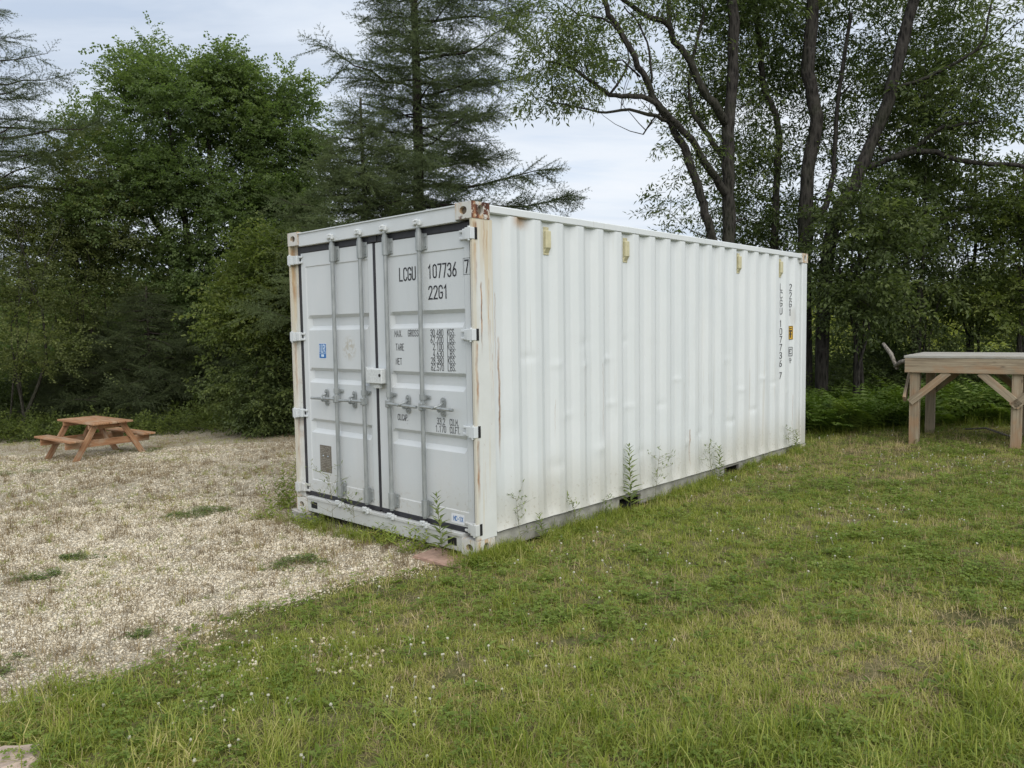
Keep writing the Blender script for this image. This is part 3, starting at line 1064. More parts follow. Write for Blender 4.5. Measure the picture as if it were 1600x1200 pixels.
def letters(text, place, h, wid, gap, stroke, parent, name='lettering', mat='ink'):
    """wid: width of a letter cell (without the gap); place(u, v) -> point"""
    A = Acc()
    u = 0.0
    for ch in text:
        if ch == ' ':
            u += wid * 0.75
            continue
        sx = wid / 0.42
        for st in GL[ch]:
            ribbon(A, [(u + x * sx, y * h) for x, y in st], stroke, place)
        u += (wid * 0.4 if ch in '.I' else wid) + gap
    return A.obj(name, M[mat], parent)


# ---- doors: recessed behind the posts
DF = 0.045


def door_shell(a_hi, a_lo, r_hi, r_lo):
    """front sheet with three trapezoid recesses, weld step top and bottom, closed back"""
    F, Pn, Rc = DF, DF + 0.007, DF + 0.042
    zs = [(0.192, F), (0.302, F), (0.308, Pn)]
    for t, b in ((0.88, 0.748), (1.35, 1.212), (1.83, 1.692)):
        zs += [(b, Pn), (b + 0.038, Rc), (t - 0.030, Rc), (t, Pn)]
    zs += [(2.268, Pn), (2.276, F), (2.399, F)]
    A = Acc()
    cols = [a_hi, r_hi + 0.012, r_hi, r_hi - 0.028, r_lo + 0.028, r_lo, r_lo - 0.012, a_lo]
    def depth(ci, d):
        if ci in (0, 1, 6, 7):
            return F if d <= F + 1e-6 else (F + 0.0)
        if ci in (2, 5):
            return min(d, Pn)
        return d
    vs = []
    for z, d in zs:
        for ci, a in enumerate(cols):
            vs.append((depth(ci, d), a, z))
    nc = len(cols)
    fs = [(r * nc + c, (r + 1) * nc + c, (r + 1) * nc + c + 1, r * nc + c + 1) for r in range(len(zs) - 1) for c in range(nc - 1)]
    A.add(vs, fs)
    # edges and back
    z0, z1 = zs[0][0], zs[-1][0]
    bk = 0.10
    A.add([(F, a_hi, z0), (F, a_hi, z1), (bk, a_hi, z1), (bk, a_hi, z0), (F, a_lo, z0), (F, a_lo, z1), (bk, a_lo, z1), (bk, a_lo, z0)],
          [(0, 3, 2, 1), (4, 5, 6, 7), (0, 4, 7, 3), (1, 2, 6, 5), (3, 7, 6, 2)])
    return A


def lug(A, z, left):
    """hinge blade wrapped round the door edge with its pin"""
    s = 1 if not left else -1
    o = 0.0 if not left else W_
    def bx(x0, x1, y0, y1, z0, z1, bev=0.003, mat=0):
        ya, yb = sorted((o + s * y0, o + s * y1))
        A.box((x0, ya, z0), (x1, yb, z1), bev, mat)
    bx(-0.016, 0.027, -0.004, 0.060, z - 0.042, z + 0.042)
    bx(0.010, DF + 0.002, 0.0605, 0.115, z - 0.040, z + 0.040, 0.006)
    bx(0.028, DF + 0.0008, 0.1155, 0.165, z + 0.016, z + 0.036, 0.004)
    bx(0.028, DF + 0.0008, 0.1155, 0.165, z - 0.036, z - 0.016, 0.004)
    bx(0.0272, 0.052, -0.0035, 0.0, z - 0.043, z + 0.043, 0.0, 1)  # solid near-black block painted as the shade in the hinge slot
    px = o + s * 0.022
    A.tube([(-0.006, px, z - 0.052), (-0.006, px, z + 0.052)], 0.011, 8)


def rod(A, a):
    A.tube([(0.010, a, 0.20), (0.010, a, 2.47)], 0.0175, 12)


def build_door(left):
    if not left:
        a_hi, a_lo, r_hi, r_lo = 1.185, 0.072, 1.025, 0.140
        rods, lz = (1.010, 0.593), (2.364, 1.638, 0.927, 0.200)
    else:
        a_hi, a_lo, r_hi, r_lo = 2.306, 1.222, 2.228, 1.304
        rods, lz = (1.752, 1.350), (2.342, 1.636, 0.922, 0.218)
    d = door_shell(a_hi, a_lo, r_hi, r_lo).obj('door', M['door'], box)
    # seals round the leaf
    A = Acc()
    A.box((DF - 0.004, a_lo - 0.001, 2.4015), (0.085, a_hi + 0.001, 2.4585), 0.006)
    A.box((DF - 0.004, a_lo - 0.001, 0.1485), (0.085, a_hi + 0.001, 0.1895), 0.006)
    ya, yb = (a_hi + 0.001, W_ - 0.0803) if left else (0.0465, a_lo - 0.001)
    A.box((DF + 0.003, ya, 0.15), (0.085, yb, 2.457), 0.0)
    A.obj('door_seal', M['rubber'], d)
    if not left:
        A = Acc()
        A.box((DF - 0.006, 1.1865, 0.165), (0.08, 1.2205, 2.4005), 0.006)
        A.box((DF - 0.012, 1.155, 2.4052), (DF - 0.0045, 1.262, 2.472), 0.004)
        A.obj('centre_seal', M['rubber'], d)
    for z in lz:
        A = Acc()
        lug(A, z, left)
        A.obj('hinge', [M['door'], M['dark']], d)
    for a in rods:
        A = Acc()
        rod(A, a)
        # the bearing brackets at the top and the bottom, the guide in the middle
        for z0, z1, fl in ((2.285, 2.425, 1), (0.215, 0.345, 1), (1.135, 1.178, 0)):
            A.tube([(0.010, a, z0), (0.010, a, z1)], 0.0265 if fl else 0.024, 12)
            A.box((DF - 0.010, a - 0.060, z0 + 0.008), (DF - 0.0005, a + 0.035, z1 - 0.008), 0.003)
            A.box((0.012, a - 0.024, z0 + 0.006), (DF - 0.0105, a + 0.024, z1 - 0.006), 0.0)
            for k in ((0.25, 0.75) if fl else (0.5,)):
                zz = z0 + k * (z1 - z0)
                A.tube([(DF - 0.018, a - 0.045, zz), (DF - 0.0102, a - 0.045, zz)], 0.0075, 6)
        A.tube([(0.010, a, 2.425), (0.010, a, 2.445)], 0.022, 12)
        A.obj('lock_rod', M['galv'], d, smooth=False)
        # cams and keepers
        for z, sg in ((2.492, 1), (0.150, -1)):
            A = Acc()
            A.tube([(0.010, a, z - 0.03), (0.010, a, z + 0.018)], 0.019, 10)
            A.box((-0.022, a - 0.046, z - 0.010), (0.026, a + 0.020, z + 0.012), 0.005)
            A.box((-0.026, a - 0.052, z - 0.020), (-0.004, a - 0.026, z + 0.022), 0.005)
            A.box((-0.018, a + 0.018, z - 0.014), (0.0035, a + 0.044, z + 0.028), 0.006)
            A.box((-0.024, a - 0.014, z + 0.012), (0.002, a + 0.016, z + 0.032), 0.006)
            A.obj('lock_cam', M['cam'], d)
        # the handle, its hub, its catch
        A = Acc()
        sg = 1 if left else -1
        tip = {1.752: 2.115, 1.350: 1.68, 1.010: 0.640, 0.593: 0.222}[a]
        zc = 1.083
        A.box((-0.020, a - 0.022, zc - 0.030), (0.034, a + 0.022, zc + 0.032), 0.006)
        A.tube([(-0.010, a, zc), (-0.016, a + sg * 0.05, zc + 0.002), (-0.016, a + 0.6 * (tip - a), zc - 0.002), (-0.014, tip, zc - 0.006)],
               [0.013, 0.012, 0.012, 0.013], 8)
        A.obj('lock_handle', M['galv'], d, smooth=False)
        A = Acc()
        k = a + 0.55 * (tip - a)
        an = np.linspace(0, 2 * PI, 17)[:-1]
        ring = [(k + 0.026 * math.cos(t), zc + 0.004 + (0.048 if math.sin(t) > 0 else -0.048) + 0.026 * math.sin(t)) for t in an]
        nq = len(ring)
        A.add([(DF - 0.009, p[0], p[1]) for p in ring] + [(DF - 0.0005, p[0], p[1]) for p in ring],
              [tuple(range(nq))] + [(i, i + nq, (i + 1) % nq + nq, (i + 1) % nq) for i in range(nq)])
        for zz in (-0.048, 0.052):
            A.tube([(DF - 0.02, k, zc + 0.004 + zz), (DF - 0.0092, k, zc + 0.004 + zz)], 0.010, 8)
        A.tube([(DF - 0.014, k, zc + 0.036), (0.006, k + sg * 0.012, zc + 0.024), (-0.030, k - sg * 0.02, zc + 0.006), (-0.033, k - sg * 0.045, zc - 0.004)], 0.010, 7)
        A.tube([(DF - 0.014, k, zc - 0.024), (-0.002, k, zc - 0.024), (-0.016, k, zc - 0.016)], 0.010, 7)
        A.obj('handle_catch', M['galv'], d)
    return d


dr = build_door(False)
dl = build_door(True)
# lock box over the meeting edge
A = Acc()
A.box((-0.040, 1.040, 1.245), (DF - 0.008, 1.236, 1.368), 0.006)
A.box((0.016, 1.2365, 1.238), (DF - 0.002, 1.330, 1.376), 0.004)
A.box((-0.015, 1.10, 1.205), (0.014, 1.185, 1.2445), 0.005)
A.tube([(-0.044, 1.062, 1.315), (-0.039, 1.062, 1.315)], 0.013, 10, 1)
A.obj('lock_box', [M['cam'], M['dark']], dr)


def on_door(a0, z0, dpt):
    return lambda u, v: (dpt, a0 - u, z0 + v)


PT = DF + 0.007 - 0.0015
for txt, a0, z0, h, wd, gp, st in [
        ('LCGU', 0.885, 2.073, 0.098, 0.036, 0.0165, 0.012), ('107736', 0.536, 2.075, 0.098, 0.036, 0.0190, 0.012), ('7', 0.122, 2.092, 0.088, 0.034, 0.0, 0.012),
        ('22G1', 0.535, 1.916, 0.096, 0.038, 0.020, 0.012),
        ('MAX.', 0.966, 1.628, 0.050, 0.020, 0.0095, 0.0052), ('GROSS', 0.796, 1.630, 0.050, 0.018, 0.0085, 0.0052),
        ('30.480', 0.526, 1.630, 0.050, 0.0185, 0.0085, 0.0052), ('KGS.', 0.335, 1.632, 0.050, 0.0185, 0.0085, 0.0052),
        ('67.200', 0.526, 1.577, 0.047, 0.0185, 0.0085, 0.0052), ('LBS.', 0.335, 1.578, 0.047, 0.0185, 0.0085, 0.0052),
        ('TARE', 0.954, 1.519, 0.050, 0.0185, 0.0085, 0.0052),
        ('2.100', 0.500, 1.524, 0.047, 0.0185, 0.0085, 0.0052), ('KGS.', 0.335, 1.525, 0.047, 0.0185, 0.0085, 0.0052),
        ('4.630', 0.500, 1.471, 0.047, 0.0185, 0.0085, 0.0052), ('LBS.', 0.335, 1.472, 0.047, 0.0185, 0.0085, 0.0052),
        ('NET', 0.958, 1.405, 0.048, 0.0185, 0.0085, 0.0052),
        ('28.380', 0.526, 1.418, 0.047, 0.0185, 0.0085, 0.0052), ('KGS.', 0.335, 1.419, 0.047, 0.0185, 0.0085, 0.0052),
        ('62.570', 0.526, 1.365, 0.047, 0.0185, 0.0085, 0.0052), ('LBS.', 0.335, 1.366, 0.047, 0.0185, 0.0085, 0.0052),
        ('CU.CAP.', 0.952, 0.951, 0.047, 0.0165, 0.0055, 0.0052),
        ('33.2', 0.473, 0.951, 0.048, 0.0185, 0.0085, 0.0052), ('CU.M.', 0.327, 0.951, 0.048, 0.0175, 0.0075, 0.0052),
        ('1.170', 0.490, 0.892, 0.048, 0.0185, 0.0085, 0.0052), ('CU.FT.', 0.327, 0.892, 0.048, 0.0165, 0.0065, 0.0052)]:
    letters(txt, on_door(a0, z0, PT if a0 > 0.14 else DF - 0.0015), h, wd, gp, st, dr)
A = Acc()
pl = on_door(0.140, 2.078, DF - 0.0012)
ribbon(A, [(0, 0), (0.070, 0), (0.070, 0.118), (0, 0.118), (0, 0)], 0.003, pl)
A.obj('check_digit_frame', M['ink'], dr)
# sticker with blue writing at the foot of the right leaf
A = Acc()
pl = on_door(0.325, 0.205, DF - 0.0012)
A.add([pl(0, 0), pl(.145, 0), pl(.145, .075), pl(0, .075)], [(0, 1, 2, 3)])
st = A.obj('sticker', M['white'], dr)
letters('MC-1X', on_door(0.300, 0.226, DF - 0.0024), 0.034, 0.016, 0.006, 0.006, dr, 'sticker_lettering', 'blue')
# blue class sticker on the left leaf
A = Acc()
pl = on_door(2.060, 1.440, PT)
A.add([pl(-.006, -.006), pl(.112, -.006), pl(.112, .136), pl(-.006, .136)], [(0, 1, 2, 3)])
A.obj('sticker_border', M['white'], dl)
A = Acc()
pl = on_door(2.060, 1.440, PT - 0.0012)
A.add([pl(0, .0), pl(.106, .0), pl(.106, .130), pl(0, .130)], [(0, 1, 2, 3)])
A.obj('class_sticker', M['blue'], dl)
A = Acc()
pl = on_door(2.060, 1.440, PT - 0.0024)
for x0, y0, x1, y1 in ((.030, .012, .075, .034), (.008, .052, .018, .120), (.004, .041, .102, .044)):
    A.add([pl(x0, y0), pl(x1, y0), pl(x1, y1), pl(x0, y1)], [(0, 1, 2, 3)])
ribbon(A, [(.036, .120), (.036, .054), (.056, .054)], .010, pl)
ribbon(A, [(.062, .054), (.062, .118), (.084, .118), (.092, .104), (.084, .090), (.066, .088)], .010, pl)
ribbon(A, [(.074, .088), (.093, .054)], .010, pl)
A.obj('sticker_print', M['bluewhite'], dl)
# etched data plate
A = Acc()
A.box((PT - 0.002, 1.922, 0.395), (PT + 0.001, 2.102, 0.642), 0.001)
pp = A.obj('data_plate', M['plate'], dl)
A = Acc()
pl = on_door(2.102, 0.395, PT - 0.0034)
q = random.Random(4)
for i in range(15):
    y = 0.012 + i * 0.0152
    x = 0.012
    while x < 0.16:
        wdt = q.uniform(0.012, 0.05)
        if q.random() < 0.8:
            e = min(x + wdt, 0.168)
            A.add([pl(x, y), pl(e, y), pl(e, y + 0.006), pl(x, y + 0.006)], [(0, 1, 2, 3)])
        x += wdt + 0.008
for x in (.055, .13):
    A.tube([tuple(np.array(pl(x, .15)) + (0.001, 0, 0)), tuple(np.array(pl(x, .15)) - (0.003, 0, 0))], 0.006, 8, 1)
A.obj('plate_print', [M['plateline'], M['bluewhite']], dl)


# ---- marks on the long side, stacked downwards
PRX, PRY = np.array([p[0] for p in corr_profile()]), np.array([p[1] for p in corr_profile()])


def on_side(b0, z0, d=0.0015):
    return lambda u, v: (b0 + u, float(np.interp(b0 + u, PRX, PRY)) - d, z0 + v)


for txt, kf, ztop, step, hh in (('LCGU 107736 7', 17, 2.185, 0.0985, 0.078), ('22G1', 18, 2.190, 0.1035, 0.080)):
    b0 = 0.5567 + 0.277 * kf
    z = ztop
    for ch in txt:
        if ch == ' ':
            z -= step * 0.55
            continue
        letters(ch, on_side(b0 + 0.044, z - hh, 0.003), hh, 0.036, 0.0, 0.0090, box)
        z -= step
b0 = 0.5567 + 0.277 * 18 + 0.036
A = Acc()
pl = on_side(b0 - 0.004, 1.495, 0.003)
A.add([pl(0, 0), pl(.0305, 0), pl(.075, 0), pl(.075, .172), pl(.0305, .172), pl(0, .172)], [(0, 1, 4, 5), (1, 2, 3, 4)], 0)
pl = on_side(b0 + 0.002, 1.495, 0.0055)
ribbon(A, [(.004, .004), (.056, .004), (.056, .168), (.004, .168), (.004, .004)], .006, pl, 1)
ribbon(A, [(.018, .11), (.042, .11)], .018, pl, 1)
ribbon(A, [(.018, .14), (.042, .14)], .010, pl, 1)
ribbon(A, [(.030, .03), (.030, .09)], .014, pl, 1)
ribbon(A, [(.016, .07), (.044, .07)], .010, pl, 1)
A.obj('caution_sticker', [M['yellow'], M['ink']], box)
A = Acc()
pl = on_side(b0 + 0.002, 1.290, 0.003)
ribbon(A, [(0, 0), (.060, 0), (.060, .108), (0, .108), (0, 0)], .007, pl)
ribbon(A, [(.046, .078), (.030, .086), (.014, .074), (.014, .036), (.030, .022), (.046, .032)], .009, pl)
ribbon(A, [(.030, .050), (.030, .062)], .009, pl)
A.obj('boxed_mark', M['ink'], box)
A = Acc()
pl = on_side(b0 + 0.002, 1.195, 0.003)
ribbon(A, [(.012, .055), (.030, .064), (.046, .052), (.046, .034), (.016, .044)], .006, pl)
ribbon(A, [(.030, .040), (.034, .004)], .006, pl)
A.obj('small_mark', M['ink'], box)


# ------------------------------------------------------------------ blocks under and near the container
def slab(name, loc, size, rz, mat, label, cat, bev=0.012, sub=5, rough=0.006, seed=1, tilt=0.0):
    """an uneven cast block"""
    sx, sy, sz = size
    A = Acc()
    A.box((-sx / 2, -sy / 2, 0), (sx / 2, sy / 2, sz), bev)
    me = A.mesh(name, mat)
    import bmesh
    bm = bmesh.new()
    bm.from_mesh(me)
    bmesh.ops.subdivide_edges(bm, edges=bm.edges[:], cuts=2, use_grid_fill=True)
    r = np.random.default_rng(seed)
    for v in bm.verts:
        v.co += Vector(r.normal(0, rough, 3))
    bm.to_mesh(me)
    bm.free()
    return tag(link(name, me, None, loc=loc, rot=(tilt, 0, rz)), label, cat)


x, y = from_ab(2.37, 0.06)
zg = float(gz(x, y))
slab('concrete_block', (x, y, -0.105), (0.19, 0.26, 0.100), YAW, M['block'], 'grey concrete block wedged under the left front corner of the container', 'block', seed=2)
x, y = from_ab(2.49, 0.20)
slab('paver', (x, y, -0.10), (0.28, 0.20, 0.075), YAW + 0.3, M['redblock'], 'reddish paver lying beside the left front corner of the container', 'paver', seed=3)
x, y = from_ab(0.20, -0.04)
slab('paver', (x, y, -0.072), (0.36, 0.56, 0.055), YAW + 0.08, M['redblock'], 'flat reddish paving slab under the rusty near corner of the container', 'paver', seed=4, rough=0.003)
p = on_ground(22, 1196)
slab('rock', (p[0] - 0.03, p[1] - 0.02, p[2] - 0.03), (0.28, 0.22, 0.075), 0.3, M['pinkrock'], 'flat pink rock half buried at the bottom left corner of the lawn', 'rock', 0.04, rough=0.008, seed=5)
x, y = from_ab(1.215, -0.03)
A = Acc()
A.tube([(0, 0, -0.10), (0, 0, -0.035)], 0.026, 12)
A.tube([(0, 0, -0.0349), (0, 0, -0.012)], 0.030, 12, 1)
o = A.obj('pipe_stub', [M['block'], M['rust']], None, loc=(x, y, 0.0))
tag(o, 'short pipe stub with a rusty cap standing below the meeting edge of the doors', 'pipe')


# ------------------------------------------------------------------ picnic table
def board(name, parent, p0, p1, wide, thick, up, mat, bev=0.005):
    """a plank from p0 to p1; wide across, thick along up"""
    p0, p1, up = Vector(p0), Vector(p1), Vector(up).normalized()
    xa = (p1 - p0).normalized()
    ya = up.cross(xa).normalized()
    za = xa.cross(ya)
    ln = (p1 - p0).length
    A = Acc()
    A.box((-ln / 2, -wide / 2, -thick / 2), (ln / 2, wide / 2, thick / 2), bev)
    mt = Matrix((xa, ya, za)).transposed().to_4x4()
    mt.translation = (p0 + p1) / 2
    return A.obj(name, mat, parent, mtx=mt)


tp = np.array((-6.62, 11.95))                    # near corner of the top
long_, short_ = np.array((-0.80, 0.60)), np.array((0.60, 0.80))
tc = (tp + long_ * 0.74 + short_ * 0.37) * 1.02
tz = float(gz(*tc)) - 0.015
pt = empty('picnic_table', (tc[0], tc[1], tz), math.atan2(long_[1], long_[0]),
           'reddish wooden picnic table with attached benches standing on the pale gravel', 'picnic table')
pt.scale = (0.88, 0.88, 0.88)
mt = M['table']
TH = 0.735
LN = 1.50
for k in range(5):
    y = -0.30 + 0.15 * k
    board('table_board', pt, (-LN / 2, y, TH - 0.018 + 0.002 * (k % 2)), (LN / 2, y, TH - 0.018 + 0.002 * (k % 2)), 0.142, 0.036, (0, 0, 1), mt)
for sy in (-1, 1):
    for k in (0, 1):
        y = sy * (0.60 + 0.135 * k)
        board('bench_board', pt, (-LN / 2, y, 0.432), (LN / 2, y, 0.432), 0.128, 0.036, (0, 0, 1), mt)
for sx in (-1, 1):
    xx = sx * 0.52
    board('top_bearer', pt, (xx, -0.36, TH - 0.038 - 0.045), (xx, 0.36, TH - 0.038 - 0.045), 0.038, 0.088, (0, 0, 1), mt)
    board('bench_bearer', pt, (xx, -0.78, 0.412 - 0.066), (xx, 0.78, 0.412 - 0.066), 0.038, 0.130, (0, 0, 1), mt)
    for sy in (-1, 1):
        board('leg', pt, (xx + sx * 0.040, sy * 0.66, -0.01), (xx + sx * 0.040, sy * 0.24, TH - 0.04), 0.036, 0.105, (0, 1, 0.4), mt)
    board('brace', pt, (xx - sx * 0.03, 0.0, 0.36), (xx - sx * 0.34, 0.0, TH - 0.05), 0.085, 0.036, (0, 1, 0), mt)

# ------------------------------------------------------------------ raised wooden platform
pA = at(1421, 640, 9.75)
dirF = np.array((0.79, -0.613))
dirD = np.array((0.613, 0.79))
zg = float(gz(pA[0], pA[1]))
TOPZ = 1.265
pf = empty('wooden_platform', (pA[0], pA[1], 0.0), math.atan2(dirF[1], dirF[0]),
           'waist high platform of weathered lumber on braced posts at the right edge', 'platform')
dk, dt = M['deck'], M['decktop']
WF, DP = 3.6, 1.25
for i in range(4):
    xx = 0.05 + 1.10 * i
    for j, yy in enumerate((0.06, DP - 0.06)):
        wx, wy = pA[0] + dirF[0] * xx + dirD[0] * yy, pA[1] + dirF[1] * xx + dirD[1] * yy
        board('post', pf, (xx, yy, float(gz(wx, wy)) - 0.15), (xx, yy, 1.055), 0.112, 0.112, (0, 1, 0), dk, 0.004)
        d = 0.070 if j == 0 else -0.070
        if i < 3:
            board('brace', pf, (xx - 0.045, yy - d, 0.665), (xx + 0.38, yy - d, 1.062), 0.090, 0.036, (0, 1, 0), dk, 0.003)
        if i > 0:
            board('brace', pf, (xx + 0.045, yy - d, 0.665), (xx - 0.38, yy - d, 1.062), 0.090, 0.036, (0, 1, 0), dk, 0.003)
for xx in (-0.065, ):
    board('brace', pf, (xx, 0.02, 0.70), (xx, 0.40, 1.06), 0.090, 0.036, (1, 0, 0), dk, 0.003)
board('rim_beam', pf, (-0.06, -0.020, 1.142), (WF, -0.020, 1.142), 0.038, 0.184, (0, 0, 1), dk, 0.004)
board('rim_beam', pf, (-0.06, DP + 0.02, 1.142), (WF, DP + 0.02, 1.142), 0.038, 0.184, (0, 0, 1), dk, 0.004)
board('end_beam', pf, (-0.041, 0.0, 1.142), (-0.041, DP, 1.142), 0.036, 0.182, (0, 0, 1), dk, 0.004)
for i in range(1, 8):
    board('joist', pf, (0.42 * i, 0.0, 1.16), (0.42 * i, DP, 1.16), 0.038, 0.140, (0, 0, 1), dk, 0)
nb = 9
for k in range(nb):
    yy = -0.045 + (DP + 0.09) * (k + 0.5) / nb
    board('deck_board', pf, (-0.07, yy, TOPZ - 0.014 + 0.0015 * (k % 3)), (WF, yy, TOPZ - 0.014 + 0.0015 * (k % 3)), (DP + 0.09) / nb - 0.006, 0.030, (0, 0, 1), dt, 0.003)


# ------------------------------------------------------------------ small plant pieces (meshes lent to the scatters)
def piece(name, verts, faces, lf, mat):
    me = bpy.data.meshes.new(name)
    me.from_pydata([tuple(v) for v in verts], [], faces)
    me.materials.append(mat)
    a = me.attributes.new('leaf', 'FLOAT', 'POINT')
    a.data.foreach_set('value', np.asarray(lf, np.float32))
    me.update()
    return me


class Pc:
    def __init__(self):
        self.v, self.f, self.l = [], [], []

    def leaf(self, base, d, n, ln, wd, val, fold=0.18, shape=0.42):
        """a folded leaf along d with its upper side towards n"""
        d = np.asarray(d, float) / (np.linalg.norm(d) + 1e-9)
        s = np.cross(d, n)
        s /= np.linalg.norm(s) + 1e-9
        n = np.cross(s, d)
        b = np.asarray(base, float)
        k = len(self.v)
        m = b + d * ln * shape
        self.v += [b, m + s * wd / 2 + n * wd * fold, b + d * ln - n * ln * 0.12, m - s * wd / 2 + n * wd * fold]
        self.f += [(k, k + 1, k + 2), (k, k + 2, k + 3)]
        self.l += [val] * 4

    def blade(self, base, dirv, ln, wd, bend, val, seg=2):
        b = np.asarray(base, float)
        d = np.asarray(dirv, float)
        d /= np.linalg.norm(d)
        h = np.array((d[0], d[1], 0.0))
        s = np.array((-d[1], d[0], 0.0))
        q = np.linalg.norm(s)
        s = s / q if q > 1e-6 else np.array((1.0, 0, 0))
        k = len(self.v)
        p = b.copy()
        for i in range(seg):
            t = i / seg
            w = wd * (1 - t * 0.55) / 2
            self.v += [p - s * w, p + s * w]
            self.l += [val, val]
            d = d + h * bend - np.array((0, 0, bend * 0.55 * (i + 1)))
            d /= np.linalg.norm(d)
            p = p + d * ln / seg
        self.v.append(p)
        self.l.append(val)
        for i in range(seg - 1):
            a = k + 2 * i
            self.f.append((a, a + 1, a + 3, a + 2))
        a = k + 2 * (seg - 1)
        self.f.append((a, a + 1, a + 2))

    def stick(self, p0, p1, w, val):
        p0, p1 = np.asarray(p0, float), np.asarray(p1, float)
        d = p1 - p0
        u = np.cross(d, (0.3, 0.2, 0.9))
        u *= w / (np.linalg.norm(u) + 1e-9)
        v = np.cross(d, u)
        v *= w / (np.linalg.norm(v) + 1e-9)
        k = len(self.v)
        self.v += [p0 + u, p0 - u * 0.5 + v * 0.87, p0 - u * 0.5 - v * 0.87, p1]
        self.f += [(k, k + 1, k + 3), (k + 1, k + 2, k + 3), (k + 2, k, k + 3)]
        self.l += [val] * 4

    def make(self, name, mat):
        return piece(name, self.v, self.f, self.l, mat)


def spray_broad(name, mat, n, ln, ll, lw, r, droop=0.25, spread=0.9):
    """a leafy twig along +X"""
    P = Pc()
    P.stick((0, 0, 0), (ln, 0, -0.1 * ln), 0.004, 0.0)
    for i in range(n):
        t = (i + 0.5) / n
        side = 1 if i % 2 else -1
        b = (ln * t, 0, -0.1 * ln * t * t)
        az = side * r.uniform(0.4, 1.5)
        d = (math.cos(az), math.sin(az) * spread, r.uniform(-0.5 - droop, 0.35))
        off = np.array(d) * ll * r.uniform(0.2, 0.9)
        nrm = np.array((r.normal(0, 0.4), r.normal(0, 0.4), 1.0))
        P.leaf(np.array(b) + off, np.array(d) + r.normal(0, 0.25, 3), nrm, ll * r.uniform(0.7, 1.2), lw * r.uniform(0.8, 1.15), r.random())
    return P.make(name, mat)


def spray_needle(name, mat, ln, r, side_n=8, side_l=0.22, tuft=7, nl=0.030, w=0.0035, droop=0.1):
    """a needle twig along +X with side twigs"""
    P = Pc()
    twigs = [((0, 0, 0), (ln, 0, r.uniform(-droop, droop) * ln))]
    for i in range(side_n):
        t = (i + 0.6) / side_n
        s = 1 if i % 2 else -1
        l = side_l * (1.15 - 0.8 * t) * r.uniform(0.6, 1.2)
        b = np.array((ln * t, 0, 0))
        e = b + np.array((l * 0.75, s * l * 0.75, -droop * l * r.uniform(-0.5, 2.2)))
        twigs.append((b, e))
    for b, e in twigs:
        b, e = np.asarray(b, float), np.asarray(e, float)
        P.stick(b, e, 0.0028, 0.0)
        L = np.linalg.norm(e - b)
        nt = max(2, int(L / 0.034))
        for k in range(nt):
            p = b + (e - b) * ((k + r.random()) / nt)
            v = r.random()
            for _ in range(tuft):
                d = r.normal(0, 1, 3)
                d = d / np.linalg.norm(d) + (e - b) / L * 0.6
                P.stick(p, p + d * nl * r.uniform(0.7, 1.2), w, v)
    return P.make(name, mat)


vr = np.random.default_rng(3)
SP = {
    'meadow': [spray_broad('sunlit_shrub_spray', M['leaf_sunlit'], 15, 0.40, 0.075, 0.055, vr) for _ in range(3)],  # sprays in the lighter leaf with sunlight in its colour
    'maple': [spray_broad('maple_spray', M['leaf_maple'], 20, 0.44, 0.075, 0.066, vr) for _ in range(4)],
    'bright': [spray_broad('bright_spray', M['leaf_bright'], 17, 0.40, 0.075, 0.055, vr) for _ in range(4)],
    'alder': [spray_broad('alder_spray', M['leaf_alder'], 15, 0.45, 0.060, 0.040, vr, 0.1) for _ in range(4)],
    'ash': [spray_broad('ash_spray', M['leaf_ash'], 18, 0.42, 0.105, 0.030, vr, 0.45) for _ in range(5)],
    'dark': [spray_broad('dark_spray', M['leaf_dark'], 17, 0.42, 0.085, 0.048, vr, 0.3) for _ in range(4)],
    'larch': [spray_needle('larch_spray', M['needle_larch'], 0.50, vr, 8, 0.24, 6, 0.030, 0.0026) for _ in range(3)],
    'spruce': [spray_needle('spruce_spray', M['needle_spruce'], 0.42, vr, 9, 0.22, 8, 0.022, 0.0034, 0.15) for _ in range(3)],
}


